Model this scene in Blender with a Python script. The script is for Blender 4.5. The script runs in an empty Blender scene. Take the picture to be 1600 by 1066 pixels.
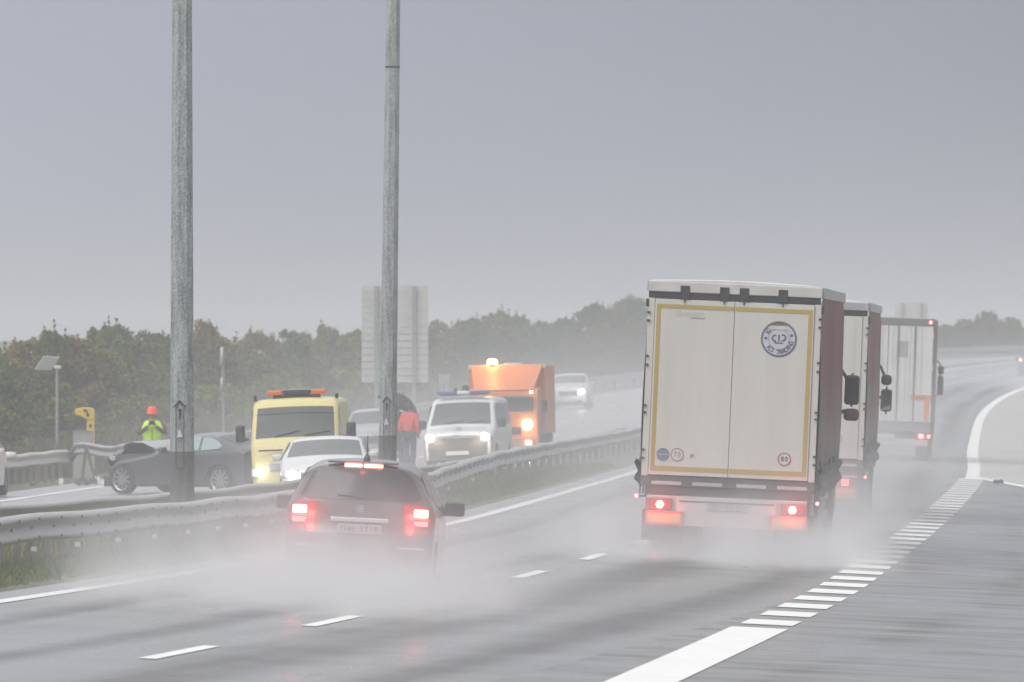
import bpy, math, random
from math import sin, cos, pi, radians, sqrt, exp
from mathutils import Vector, Matrix
random.seed(7)
scene = bpy.context.scene
COL = scene.collection

# ------------------------------------------------------------------ camera
F = 16700.0            # focal length in pixels of a 1600 px wide frame
CAMZ = 2.86
cd = bpy.data.cameras.new("camera")
cam = bpy.data.objects.new("camera", cd); COL.objects.link(cam)
cd.sensor_width = 36.0; cd.lens = 36.0 * F / 1600.0
cd.clip_start = 1.0; cd.clip_end = 6000.0
cam.location = (0, 0, CAMZ)
cam.rotation_euler = (pi / 2 + 23.0 / F, 0, 0)
cd.dof.use_dof = True; cd.dof.focus_distance = 150.0; cd.dof.aperture_fstop = 8.5
scene.camera = cam

# ------------------------------------------------------------------ world, sun, exposure
SUN_EL, SUN_AZ = radians(50), radians(222)     # high soft light from behind the camera
w = bpy.data.worlds.new("World"); scene.world = w; w.use_nodes = True
nt = w.node_tree; nt.nodes.clear()
N = nt.nodes.new; LK = nt.links.new
out = N('ShaderNodeOutputWorld'); bg = N('ShaderNodeBackground'); LK(bg.outputs[0], out.inputs[0])
bg.inputs[1].default_value = 0.10
sky = N('ShaderNodeTexSky'); sky.sky_type = 'NISHITA'; sky.sun_disc = False
sky.sun_elevation = SUN_EL; sky.sun_rotation = SUN_AZ; sky.dust_density = 4.0
tc = N('ShaderNodeTexCoord'); sep = N('ShaderNodeSeparateXYZ'); LK(tc.outputs['Generated'], sep.inputs[0])
ramp = N('ShaderNodeValToRGB'); LK(sep.outputs[2], ramp.inputs[0])
cr = ramp.color_ramp
cr.elements[0].position = 0.0; cr.elements[0].color = (0.285, 0.302, 0.365, 1)
cr.elements[1].position = 1.0; cr.elements[1].color = (1.0, 1.0, 1.0, 1)
e = cr.elements.new(0.06); e.color = (0.290, 0.306, 0.368, 1)
e = cr.elements.new(0.35); e.color = (0.72, 0.73, 0.75, 1)
nz = N('ShaderNodeTexNoise'); nz.inputs['Scale'].default_value = 9.0; nz.inputs['Detail'].default_value = 4
LK(tc.outputs['Generated'], nz.inputs['Vector'])
mr = N('ShaderNodeMapRange'); LK(nz.outputs[0], mr.inputs[0])
mr.inputs[3].default_value = 9.0; mr.inputs[4].default_value = 11.5
vm = N('ShaderNodeVectorMath'); vm.operation = 'SCALE'; LK(ramp.outputs[0], vm.inputs[0]); LK(mr.outputs[0], vm.inputs['Scale'])
dk = N('ShaderNodeMapRange'); LK(sep.outputs[0], dk.inputs[0])      # rain cloud darkens towards the right
dk.inputs[1].default_value = -.06; dk.inputs[2].default_value = .06; dk.inputs[3].default_value = 1.10; dk.inputs[4].default_value = .68
dm = N('ShaderNodeMath'); dm.operation = 'MULTIPLY'; LK(mr.outputs[0], dm.inputs[0]); LK(dk.outputs[0], dm.inputs[1]); LK(dm.outputs[0], vm.inputs['Scale'])
mx = N('ShaderNodeMixRGB'); mx.inputs[0].default_value = 0.93     # cloud layer over the clear sky
LK(sky.outputs[0], mx.inputs[1]); LK(vm.outputs[0], mx.inputs[2]); LK(mx.outputs[0], bg.inputs[0])

sl = bpy.data.lights.new("sun", 'SUN'); so = bpy.data.objects.new("sun", sl); COL.objects.link(so)
sl.energy = 1.2; sl.angle = radians(40); sl.color = (1.0, 0.985, 0.96)
sd = Vector((cos(SUN_EL) * sin(SUN_AZ), cos(SUN_EL) * cos(SUN_AZ), sin(SUN_EL)))
so.rotation_euler = sd.to_track_quat('Z', 'Y').to_euler()

scene.view_settings.view_transform = 'Standard'; scene.view_settings.look = 'None'
scene.view_settings.exposure = 0.42; scene.view_settings.gamma = 1.0
cy = scene.cycles
cy.volume_bounces = 2; cy.max_bounces = 6; cy.transparent_max_bounces = 16
cy.volume_step_rate = 1.0; cy.volume_max_steps = 160
cy.use_denoising = True; cy.sample_clamp_indirect = 4.0
cy.caustics_reflective = False; cy.caustics_refractive = False

# ------------------------------------------------------------------ helpers: curves
def interp(tab, x):
    n = len(tab)
    if x <= tab[0][0]:
        (a, b), (c, d) = tab[0], tab[1]; return b + (d - b) * (x - a) / (c - a)
    if x >= tab[-1][0]:
        (a, b), (c, d) = tab[-2], tab[-1]; return d + (d - b) * (x - c) / (c - a)
    for i in range(n - 1):
        if tab[i][0] <= x <= tab[i + 1][0]:
            x0, y0 = tab[i]; x1, y1 = tab[i + 1]; h = x1 - x0; t = (x - x0) / h
            m = (y1 - y0) / h
            m0 = m if i == 0 else 0.5 * (m + (y0 - tab[i - 1][1]) / (x0 - tab[i - 1][0]))
            m1 = m if i == n - 2 else 0.5 * (m + (tab[i + 2][1] - y1) / (tab[i + 2][0] - x1))
            t2, t3 = t * t, t * t * t
            return (2*t3-3*t2+1)*y0 + (t3-2*t2+t)*h*m0 + (-2*t3+3*t2)*y1 + (t3-t2)*h*m1
def lin(tab, x):
    if x <= tab[0][0]: return tab[0][1]
    for (a, b), (c, d) in zip(tab, tab[1:]):
        if x <= c: return b + (d - b) * (x - a) / (c - a)
    return tab[-1][1]
CEN = [(20,-14.5),(60,-8.6),(80,-6.0),(103.5,-3.2),(115.5,-1.92),(127,-0.82),(138.6,0.17),(149.8,1.05),(170,2.35),(192,3.4),
       (225,4.85),(266,6.8),(340,10.4),(480,17),(575,23),(670,31.5),(720,38.5),(800,56),(900,87),(1000,128),(1300,290),(3200,1500)]
LAN = [(60,4.0),(100,3.9),(140,3.5),(170,3.35),(232,3.1),(340,3.3),(3200,3.3)]
GRD = [(0,0),(300,0),(340,.06),(400,.28),(445,.5),(520,.9),(610,1.45),(670,1.95),(800,3.1),(1000,4.4),(1400,4.6),(3200,4.8)]
BNK = [(0,.05),(170,.05),(240,.04),(400,.04),(3200,.04)]
def cen(Y): return interp(CEN, Y)
def edge(Y): return cen(Y) - lin(LAN, Y)
_gc = {}
def grade(Y):
    k = round(Y, 2)
    if k not in _gc: _gc[k] = 0.0 if Y <= 300 else interp(GRD, Y)
    return _gc[k]
def gz(X, Y):
    u = X - edge(Y)
    return grade(Y) + hz(u, Y)
def hz(u, Y):
    b = lin(BNK, Y); z0 = b * 3.6
    if u >= -0.6:
        uu = min(u, 14); z = z0 - b * uu
        return z
    zs = z0 + b * 0.6
    if u >= -4.4:
        t = (-0.6 - u) / 3.8
        ze = .10 - .25 * min(1, max(0, (Y - 130) / 60.0))
        return zs + (ze - zs) * t + 0.10 * sin(pi * t)
    k = min(1, max(0, (Y - 130) / 60.0)); z = 0.10 - .25*k - (.035 - .024*k) * min(-4.4 - u, 10.0)
    if u < -14.5: z -= 0.0
    return z
def heading(Y): return math.atan((cen(Y + 3) - cen(Y - 3)) / 6)
def px(x, D): return (x - 800.0) * D / F          # lateral metres of a picture column at a distance

# ------------------------------------------------------------------ helpers: materials
MATS = {}
def mat(name, col, rough=.5, metal=0., dirt=0., dscale=3., coat=0., spec=.5, dcol=None, bump=0., emis=None, estr=0.):
    if name in MATS: return MATS[name]
    m = bpy.data.materials.new(name); m.use_nodes = True; t = m.node_tree; b = t.nodes['Principled BSDF']
    b.inputs['Roughness'].default_value = rough; b.inputs['Metallic'].default_value = metal
    b.inputs['Specular IOR Level'].default_value = spec
    b.inputs['Coat Weight'].default_value = coat; b.inputs['Coat Roughness'].default_value = .08
    c = (*col, 1)
    tcn = t.nodes.new('ShaderNodeTexCoord'); n1 = t.nodes.new('ShaderNodeTexNoise')
    n1.inputs['Scale'].default_value = dscale; n1.inputs['Detail'].default_value = 6; n1.inputs['Roughness'].default_value = .65
    t.links.new(tcn.outputs['Object'], n1.inputs['Vector'])
    if dirt > 0 or dcol:
        mp = t.nodes.new('ShaderNodeMapRange'); mp.inputs[1].default_value = .38; mp.inputs[2].default_value = .68
        mp.inputs[3].default_value = 0; mp.inputs[4].default_value = max(dirt, .05)
        t.links.new(n1.outputs[0], mp.inputs[0])
        mm = t.nodes.new('ShaderNodeMixRGB'); mm.inputs[1].default_value = c
        mm.inputs[2].default_value = (*(dcol or (.16, .145, .13)), 1)
        t.links.new(mp.outputs[0], mm.inputs[0]); t.links.new(mm.outputs[0], b.inputs['Base Color'])
    else:
        mm = t.nodes.new('ShaderNodeMixRGB'); mm.inputs[1].default_value = c
        mm.inputs[2].default_value = (*[x * .85 for x in col], 1); mm.inputs[0].default_value = 0
        t.links.new(n1.outputs[0], mm.inputs[0]); t.links.new(mm.outputs[0], b.inputs['Base Color'])
    if bump:
        bp = t.nodes.new('ShaderNodeBump'); bp.inputs['Strength'].default_value = bump; bp.inputs['Distance'].default_value = .02
        t.links.new(n1.outputs[0], bp.inputs['Height']); t.links.new(bp.outputs[0], b.inputs['Normal'])
    if emis:
        b.inputs['Emission Color'].default_value = (*emis, 1); b.inputs['Emission Strength'].default_value = estr
    MATS[name] = m; return m
def glass(name, tint=(.05, .06, .06), alpha=.75):
    # dark car glazing: partly see-through, glossy
    if name in MATS: return MATS[name]
    m = bpy.data.materials.new(name); m.use_nodes = True; t = m.node_tree; t.nodes.clear()
    o = t.nodes.new('ShaderNodeOutputMaterial'); g = t.nodes.new('ShaderNodeBsdfPrincipled')
    g.inputs['Base Color'].default_value = (*tint, 1); g.inputs['Roughness'].default_value = .08
    g.inputs['Alpha'].default_value = alpha
    n1 = t.nodes.new('ShaderNodeTexNoise'); n1.inputs['Scale'].default_value = 2.5
    tcn = t.nodes.new('ShaderNodeTexCoord'); t.links.new(tcn.outputs['Object'], n1.inputs['Vector'])
    mp = t.nodes.new('ShaderNodeMapRange'); mp.inputs[3].default_value = .05; mp.inputs[4].default_value = .3
    t.links.new(n1.outputs[0], mp.inputs[0]); t.links.new(mp.outputs[0], g.inputs['Roughness'])
    t.links.new(g.outputs[0], o.inputs[0]); MATS[name] = m; return m

# ------------------------------------------------------------------ helpers: mesh building
class MB:
    def __init__(s): s.v = []; s.f = []; s.m = []
    def add(s, vs, fs, mi=0):
        o = len(s.v); s.v += [tuple(p) for p in vs]; s.f += [tuple(i + o for i in f) for f in fs]; s.m += [mi] * len(fs); return s
    def box(s, x0, x1, y0, y1, z0, z1, mi=0, M=None):
        vs = [(x, y, z) for z in (z0, z1) for y in (y0, y1) for x in (x0, x1)]
        if M: vs = [M @ Vector(p) for p in vs]
        return s.add(vs, [(0,2,3,1),(4,5,7,6),(0,1,5,4),(2,6,7,3),(0,4,6,2),(1,3,7,5)], mi)
    def cbox(s, c, d, mi=0, M=None):
        return s.box(c[0]-d[0]/2, c[0]+d[0]/2, c[1]-d[1]/2, c[1]+d[1]/2, c[2]-d[2]/2, c[2]+d[2]/2, mi, M)
    def grid(s, P, mi=0, flip=False):
        R, C = len(P), len(P[0]); vs = [p for r in P for p in r]; fs = []
        for i in range(R - 1):
            for j in range(C - 1):
                a = i*C+j; q = (a, a+1, a+C+1, a+C); fs.append(q[::-1] if flip else q)
        return s.add(vs, fs, mi)
    def poly(s, pts, mi=0): return s.add(pts, [tuple(range(len(pts)))], mi)
    def prism(s, pts, d, mi=0):          # pts: planar outline, d: extrusion vector
        n = len(pts); d = Vector(d); a = [Vector(p) for p in pts]; b = [p + d for p in a]
        return s.add(a + b, [tuple(range(n))[::-1], tuple(range(n, 2*n))] + [(i, (i+1) % n, n+(i+1) % n, n+i) for i in range(n)], mi)
    def lathe(s, prof, n=20, M=None, mi=0):  # prof (r, z) round local z
        vs = []; fs = []; k = len(prof)
        for i in range(n):
            a = 2*pi*i/n
            for r, z in prof:
                p = Vector((r*cos(a), r*sin(a), z)); vs.append(M @ p if M else p)
        for i in range(n):
            for j in range(k - 1):
                a = i*k+j; b = ((i+1) % n)*k+j; fs.append((a, b, b+1, a+1))
        return s.add(vs, fs, mi)
    def tube(s, pts, r, n=8, mi=0):
        pts = [Vector(p) for p in pts]; rs = r if isinstance(r, (list, tuple)) else [r]*len(pts); rings = []
        for i, p in enumerate(pts):
            d = (pts[min(i+1, len(pts)-1)] - pts[max(i-1, 0)]).normalized()
            a = d.orthogonal().normalized() if abs(d.z) > .9 else d.cross(Vector((0,0,1))).normalized(); b = d.cross(a)
            rings.append([p + (a*cos(2*pi*k/n) + b*sin(2*pi*k/n))*rs[i] for k in range(n)])
        vs = [q for g in rings for q in g]; fs = []
        for i in range(len(pts)-1):
            for k in range(n):
                fs.append((i*n+k, i*n+(k+1) % n, (i+1)*n+(k+1) % n, (i+1)*n+k))
        fs.append(tuple(range(n))[::-1]); fs.append(tuple(range((len(pts)-1)*n, len(pts)*n)))
        return s.add(vs, fs, mi)
    def build(s, name, mats, parent=None, smooth=False, bevel=0., solid=0.):
        me = bpy.data.meshes.new(name); me.from_pydata(s.v, [], s.f)
        if not isinstance(mats, (list, tuple)): mats = [mats]
        for m in mats: me.materials.append(m)
        if len(mats) > 1: me.polygons.foreach_set('material_index', s.m)
        if smooth: me.polygons.foreach_set('use_smooth', [True]*len(me.polygons))
        me.update()
        o = bpy.data.objects.new(name, me); COL.objects.link(o)
        if parent: o.parent = parent
        if solid:
            md = o.modifiers.new('solidify', 'SOLIDIFY'); md.thickness = solid; md.offset = 0
        if bevel:
            md = o.modifiers.new('bevel', 'BEVEL'); md.width = bevel; md.segments = 2; md.limit_method = 'ANGLE'; md.angle_limit = radians(40)
        return o
def thing(name, label, cat, loc=(0,0,0), rot=(0,0,0), group=None):
    o = bpy.data.objects.new(name, None); COL.objects.link(o); o.empty_display_size = .3
    o.location = loc; o.rotation_euler = rot; o['label'] = label; o['category'] = cat
    if group: o['group'] = group
    return o
def tag(o, label, cat, group=None, kind=None):
    if label: o['label'] = label
    if cat: o['category'] = cat
    if group: o['group'] = group
    if kind: o['kind'] = kind
    return o
def struct(o): o['kind'] = 'structure'; return o
def lamp(name, loc, col, power, parent=None, r=.05, spot=None, rot=None):
    l = bpy.data.lights.new(name, 'SPOT' if spot else 'POINT'); l.energy = power; l.color = col; l.shadow_soft_size = r
    if spot: l.spot_size = spot; l.spot_blend = .8
    o = bpy.data.objects.new(name, l); COL.objects.link(o); o.location = loc
    if rot: o.rotation_euler = rot
    if parent: o.parent = parent
    return o
RX = Matrix.Rotation(pi/2, 4, 'Y')     # local z -> world x

# text -> mesh vertices
_tc = {}
def text_verts(ch, bold=0.0):
    k = (ch, bold)
    if k not in _tc:
        c = bpy.data.curves.new('t', 'FONT'); c.body = ch; c.size = 1; c.align_x = 'CENTER'; c.align_y = 'CENTER'; c.offset = bold
        o = bpy.data.objects.new('t', c); COL.objects.link(o)
        bpy.context.view_layer.update()
        me = bpy.data.meshes.new_from_object(o.evaluated_get(bpy.context.evaluated_depsgraph_get()))
        _tc[k] = ([tuple(v.co) for v in me.vertices], [tuple(p.vertices) for p in me.polygons])
        bpy.data.objects.remove(o); bpy.data.curves.remove(c); bpy.data.meshes.remove(me)
    return _tc[k]
def put_text(mb, ch, cx, cz, size, y, ang=0., mi=0, bold=0.02, sx=1.0):
    vs, fs = text_verts(ch, bold); ca, sa = cos(ang), sin(ang)
    mb.add([(cx + (a*sx*ca - b*sa)*size, y, cz + (a*sx*sa + b*ca)*size) for a, b, _ in vs], fs, mi)
def ring(mb, cx, cz, r0, r1, y, mi=0, n=40, a0=0., a1=2*pi):
    P = [[(cx + r*cos(a0+(a1-a0)*i/n), y, cz + r*sin(a0+(a1-a0)*i/n)) for r in (r0, r1)] for i in range(n+1)]
    mb.grid(P, mi)
def disc(mb, cx, cz, r, y, mi=0, n=32):
    mb.poly([(cx + r*cos(2*pi*i/n), y, cz + r*sin(2*pi*i/n)) for i in range(n)], mi)

# ------------------------------------------------------------------ materials
m_white = mat('white_paint', (.72, .72, .70), .35, dirt=.25, dscale=1.2)
m_tdoor = mat('door_panel_white', (.62, .60, .555), .45, dirt=.3, dscale=.9, dcol=(.45, .41, .35))
for _nd in m_tdoor.node_tree.nodes:
    if _nd.type == 'TEX_NOISE':
        _mp = m_tdoor.node_tree.nodes.new('ShaderNodeMapping'); _mp.inputs['Scale'].default_value = (3.2, 1, .32)
        _tcn = [q for q in m_tdoor.node_tree.nodes if q.type == 'TEX_COORD'][0]
        m_tdoor.node_tree.links.new(_tcn.outputs['Object'], _mp.inputs[0]); m_tdoor.node_tree.links.new(_mp.outputs[0], _nd.inputs['Vector'])
m_alu = mat('aluminium', (.55, .55, .56), .4, .6, dirt=.4)
m_dark = mat('dark_plastic', (.03, .03, .032), .45, dirt=.3, dcol=(.10, .095, .09))
m_chas = mat('chassis_grime', (.055, .052, .05), .6, dirt=.5, dscale=5)
m_rub = mat('tyre_rubber', (.022, .022, .022), .7)
m_rim = mat('wheel_rim', (.42, .43, .44), .35, .8, dirt=.3)
m_galv = mat('galvanised_steel', (.40, .42, .42), .45, .35, dirt=.55, dscale=9, dcol=(.16, .17, .165))
m_rail = mat('guard_rail_steel', (.44, .45, .44), .42, .25, dirt=.45, dscale=6, dcol=(.25, .24, .22))
m_post = mat('rail_post_steel', (.15, .14, .125), .6, .2, dirt=.5, dscale=8)
m_blk = mat('black_paint', (.018, .018, .02), .3)
m_chrome = mat('chrome_trim', (.75, .75, .76), .18, .9)
m_glass = glass('car_glass')
m_glassd = glass('dark_glass', (.03, .032, .034), .93)
m_wind = glass('windscreen_glass', (.09, .10, .10), .86)
m_red = mat('red_lens', (.16, .010, .010), .2, emis=(1, .05, .04), estr=.06)
m_plate = mat('number_plate', (.68, .68, .66), .45)
m_int = mat('seat_fabric', (.06, .06, .06), .8)
m_skin = mat('skin', (.45, .28, .21), .55)
def emitm(name, col, s): return mat(name, (.8, .8, .8), .4, emis=col, estr=s)
e_tail = emitm('brake_light_glow', (1, .30, .20), 9)
e_tail2 = emitm('truck_tail_glow', (1, .30, .17), 8)
e_small = emitm('marker_glow', (1, .12, .12), 4)
e_head = emitm('headlight_glow', (1, .97, .90), 22)
e_warm = emitm('warm_headlight_glow', (1, .90, .70), 22)
e_amber = emitm('amber_beacon_glow', (1, .55, .18), 20)

def asphalt(name, dark=1., ramp_area=False):
    m = bpy.data.materials.new(name); m.use_nodes = True; t = m.node_tree; b = t.nodes['Principled BSDF']
    n = t.nodes.new; L = t.links.new
    uv = n('ShaderNodeUVMap'); sp = n('ShaderNodeSeparateXYZ'); L(uv.outputs[0], sp.inputs[0])
    # patchy standing water: long along the lanes, narrow across
    mp = n('ShaderNodeMapping'); L(uv.outputs[0], mp.inputs[0])
    mp.inputs['Scale'].default_value = (.55, .10, 1) if ramp_area else (.8, .022, 1)
    n1 = n('ShaderNodeTexNoise'); n1.inputs['Scale'].default_value = 1.0; n1.inputs['Detail'].default_value = 5; L(mp.outputs[0], n1.inputs['Vector'])
    mp2 = n('ShaderNodeMapping'); L(uv.outputs[0], mp2.inputs[0]); mp2.inputs['Scale'].default_value = (.35, .75, 1) if ramp_area else (.5, .3, 1)
    n2 = n('ShaderNodeTexNoise'); n2.inputs['Scale'].default_value = 1.0; n2.inputs['Detail'].default_value = 8; n2.inputs['Roughness'].default_value = .7
    L(mp2.outputs[0], n2.inputs['Vector'])
    n3 = n('ShaderNodeTexNoise'); n3.inputs['Scale'].default_value = 14; n3.inputs['Detail'].default_value = 4; L(uv.outputs[0], n3.inputs['Vector'])
    # wheel tracks across each lane (u = 0 at the left edge line)
    def band(c, wd):
        s = n('ShaderNodeMath'); s.operation = 'SUBTRACT'; s.inputs[1].default_value = c; L(sp.outputs[0], s.inputs[0])
        wv = n('ShaderNodeMath'); wv.operation = 'MULTIPLY_ADD'; L(n1.outputs[0], wv.inputs[0]); wv.inputs[1].default_value = .9; wv.inputs[2].default_value = -.45
        s2 = n('ShaderNodeMath'); s2.operation = 'ADD'; L(s.outputs[0], s2.inputs[0]); L(wv.outputs[0], s2.inputs[1])
        a = n('ShaderNodeMath'); a.operation = 'ABSOLUTE'; L(s2.outputs[0], a.inputs[0])
        r = n('ShaderNodeMapRange'); r.interpolation_type = 'SMOOTHSTEP'; L(a.outputs[0], r.inputs[0])
        r.inputs[1].default_value = 0; r.inputs[2].default_value = wd; r.inputs[3].default_value = 1; r.inputs[4].default_value = 0
        return r.outputs[0]
    tr = None
    cs = [(9.6, .5)] if ramp_area else [(1.0, .5), (2.7, .5), (4.75, .95), (6.5, .7)]
    for c, wd in cs:
        o_ = band(c, wd)
        if tr is None: tr = o_
        else:
            mxn = n('ShaderNodeMath'); mxn.operation = 'MAXIMUM'; L(tr, mxn.inputs[0]); L(o_, mxn.inputs[1]); tr = mxn.outputs[0]
    # wetness 0..1
    a1 = n('ShaderNodeMapRange'); L(n1.outputs[0], a1.inputs[0]); a1.inputs[1].default_value = .3; a1.inputs[2].default_value = .7
    a2 = n('ShaderNodeMapRange'); L(n2.outputs[0], a2.inputs[0]); a2.inputs[1].default_value = .36; a2.inputs[2].default_value = .64
    ad = n('ShaderNodeMath'); ad.operation = 'MULTIPLY_ADD'; L(a1.outputs[0], ad.inputs[0]); ad.inputs[1].default_value = .35; 
    m2 = n('ShaderNodeMath'); m2.operation = 'MULTIPLY'; L(a2.outputs[0], m2.inputs[0]); m2.inputs[1].default_value = .62 if ramp_area else .26
    L(m2.outputs[0], ad.inputs[2])
    m3 = n('ShaderNodeMath'); m3.operation = 'MULTIPLY_ADD'; L(tr, m3.inputs[0]); m3.inputs[1].default_value = .15 if ramp_area else .62; L(ad.outputs[0], m3.inputs[2])
    ra = n('ShaderNodeMapRange'); L(m3.outputs[0], ra.inputs[0]); ra.inputs[1].default_value = .1; ra.inputs[2].default_value = 1.0
    ra.inputs[3].default_value = .24; ra.inputs[4].default_value = .48
    L(ra.outputs[0], b.inputs['Roughness'])
    rs = n('ShaderNodeMapRange'); L(m3.outputs[0], rs.inputs[0]); rs.inputs[1].default_value = .1; rs.inputs[2].default_value = 1.0
    rs.inputs[3].default_value = 1.0; rs.inputs[4].default_value = .25 if not ramp_area else .12
    L(rs.outputs[0], b.inputs['Specular IOR Level'])
    cm = n('ShaderNodeMixRGB'); L(n3.outputs[0], cm.inputs[0])
    cm.inputs[1].default_value = (.050*dark, .050*dark, .052*dark, 1); cm.inputs[2].default_value = (.105*dark, .104*dark, .104*dark, 1)
    wet = n('ShaderNodeMixRGB'); wet.blend_type = 'MULTIPLY'; wr_ = n('ShaderNodeMapRange'); L(m3.outputs[0], wr_.inputs[0]); wr_.inputs[1].default_value = .3; wr_.inputs[2].default_value = .9
    wr_.inputs[3].default_value = 0; wr_.inputs[4].default_value = .55; L(wr_.outputs[0], wet.inputs[0]); L(cm.outputs[0], wet.inputs[1]); wet.inputs[2].default_value = (.35, .34, .33, 1)
    L(wet.outputs[0], b.inputs['Base Color'])
    bp = n('ShaderNodeBump'); bp.inputs['Strength'].default_value = .35; bp.inputs['Distance'].default_value = .01
    L(n3.outputs[0], bp.inputs['Height']); L(bp.outputs[0], b.inputs['Normal'])
    return m
m_road = asphalt('wet_asphalt', 2.6); m_ramp = asphalt('wet_asphalt_ramp', 2.6, True); m_opp = asphalt('wet_asphalt_far', 3.2)
m_gore = mat('gore_concrete', (.46, .45, .42), .38, dirt=.8, dscale=.22, dcol=(.26, .26, .25))
m_line = mat('road_paint', (.80, .80, .78), .5, dirt=.25, dscale=2.5, dcol=(.5, .5, .48))
m_soil = mat('verge_soil', (.11, .10, .06), .85, dirt=.7, dscale=1.3, dcol=(.06, .085, .03), bump=.6)

# ------------------------------------------------------------------ ground and roads
def ys(a, b, st0, st1):
    r = []; y = a
    while y < b: r.append(y); y += st0 + (st1-st0)*(y-a)/(b-a)
    r.append(b); return r
def sheet(name, u0, u1, nu, Y0, Y1, m, dz, st=(2.5, 12), uf=None):
    mb = MB(); P = []; UV = []
    for Y in ys(Y0, Y1, *st):
        a, b = (uf(Y) if uf else (u0, u1)); row = []
        for i in range(nu+1):
            u = a + (b-a)*i/nu; row.append((edge(Y)+u, Y, grade(Y)+hz(u, Y)+dz)); UV.append((u, Y))
        P.append(row)
    mb.grid(P, 0, True)
    mb.f = [f[::-1] for f in mb.f]
    o = mb.build(name, m, smooth=True)
    ul = o.data.uv_layers.new(name='UVMap')
    for lp in o.data.loops: ul.data[lp.index].uv = UV[lp.vertex_index]
    return struct(o)
# ground sheet
mb = MB(); P = []
US = [-900,-400,-200,-120,-80,-60,-45,-35,-28,-22,-18,-15.5,-14.5,-14.15,-14.0,-9,-4.6,-4.45,-4.0,-3.6,-3,-2.4,-1.8,-1.2,-.8,-.56,-.5,2,7,13.7,13.85,18,25,40,80,150,400,1000]
for Y in ys(-60, 3200, 3, 40):
    row = []
    for u in US:
        z = grade(Y)+hz(u, Y)
        if -14.1 <= u <= -4.5 or -.55 <= u <= 13.8: z -= .12
        elif -14.6 < u < 14: z += .006
        if u < -15: z += .12*sin(u*.7+Y*.05)+.1*sin(Y*.11)-.12
        row.append((edge(Y)+u, Y, z))
    P.append(row)
mb.grid(P, 0, False); struct(mb.build('ground', m_soil, smooth=True))
sheet('road', -.6, 7.3, 10, -20, 1500, m_road, 0.0, (2.5, 10))
sheet('slip_road', 7.3, 13.9, 6, -20, 1500, m_ramp, 0.0, (2.5, 10))
sheet('opposite_road', -14.2, -4.4, 8, 60, 1500, m_opp, 0.0, (3, 10))

def strip_line(mb, uf, wd, Y0, Y1, dz=.008, step=3.0):
    P = []; Y = Y0
    while True:
        u = uf(Y) if callable(uf) else uf; h = wd/2
        P.append([(edge(Y)+u+k, Y, grade(Y)+hz(u+k, Y)+dz) for k in (-h, h)])
        if Y >= Y1-1e-6: break
        Y = min(Y+step, Y1)
    mb.grid(P)
mk = MB(); strip_line(mk, 0, .20, 20, 900); struct(mk.build('left_edge_line', m_line))
mk = MB()
Yd = 101.2 - 12*6
while Yd < 700:
    strip_line(mk, lambda Y: cen(Y)-edge(Y), .17, Yd, Yd+4.4); Yd += 12
struct(mk.build('lane_dashes', m_line))
# right boundary: solid wide line, ladder of blocks, then solid line round the gore
RT = [(20,.9-7.0),(60,-1.9),(80,-.55),(98.6,.98),(121,2.83),(138.2,4.15),(155,5.22),(183.6,6.95),(215,8.75),(266,11.45),(342,14.75),(480,21.4),(575,27.4),(670,35.5),(720,42.6),(800,60.2),(900,91),(1000,132),(1300,294),(1500,420)]
def ru(Y): return interp(RT, Y)-edge(Y)
mk = MB(); strip_line(mk, ru, .64, 20, 120.6, step=2); strip_line(mk, ru, .34, 262, 900); struct(mk.build('right_edge_line', m_line))
mk = MB(); Yd = 121.9
while Yd < 262: strip_line(mk, ru, .60, Yd, Yd+2.05, step=1); Yd += 3.85
struct(mk.build('ladder_line', m_line))
# concrete gore beyond the ladder, with its near border line
# (apron kept to the right of the edge line)
mb2 = MB(); P = []
def apron_l(Y): return max(interp(RT, Y)+.17, 11.5+(266-Y)*.036) if Y < 266 else interp(RT, Y)+.17
for Y in ys(205, 900, 3, 8):
    a = apron_l(Y); b = max(a+30, 45); P.append([(a+(b-a)*(i/8)**1.5, Y, gz(min(a+(b-a)*(i/8)**1.5, edge(Y)+60), Y)+.006) for i in range(9)])
mb2.grid(P, 0, True); mb2.f = [f[::-1] for f in mb2.f]
struct(mb2.build('gore_apron', m_gore, smooth=True))
mk = MB(); P = []
for i in range(14):
    Y = 267-i*5; X = 11.45+(267-Y)*.036; P.append([(X-.05, Y-3.0, gz(X, Y-3)+.014), (X+.05, Y+2.4, gz(X, Y+2.4)+.014)])
mk.grid(P); struct(mk.build('gore_border_line', m_line))
# opposite carriageway markings
mk = MB(); strip_line(mk, -12.75, .2, 120, 900); strip_line(mk, -4.95, .18, 120, 900); struct(mk.build('opposite_edge_line', m_line))
mk = MB(); Yd = 150
while Yd < 700: strip_line(mk, -8.9, .15, Yd, Yd+4); Yd += 12
struct(mk.build('opposite_lane_dashes', m_line))

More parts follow.
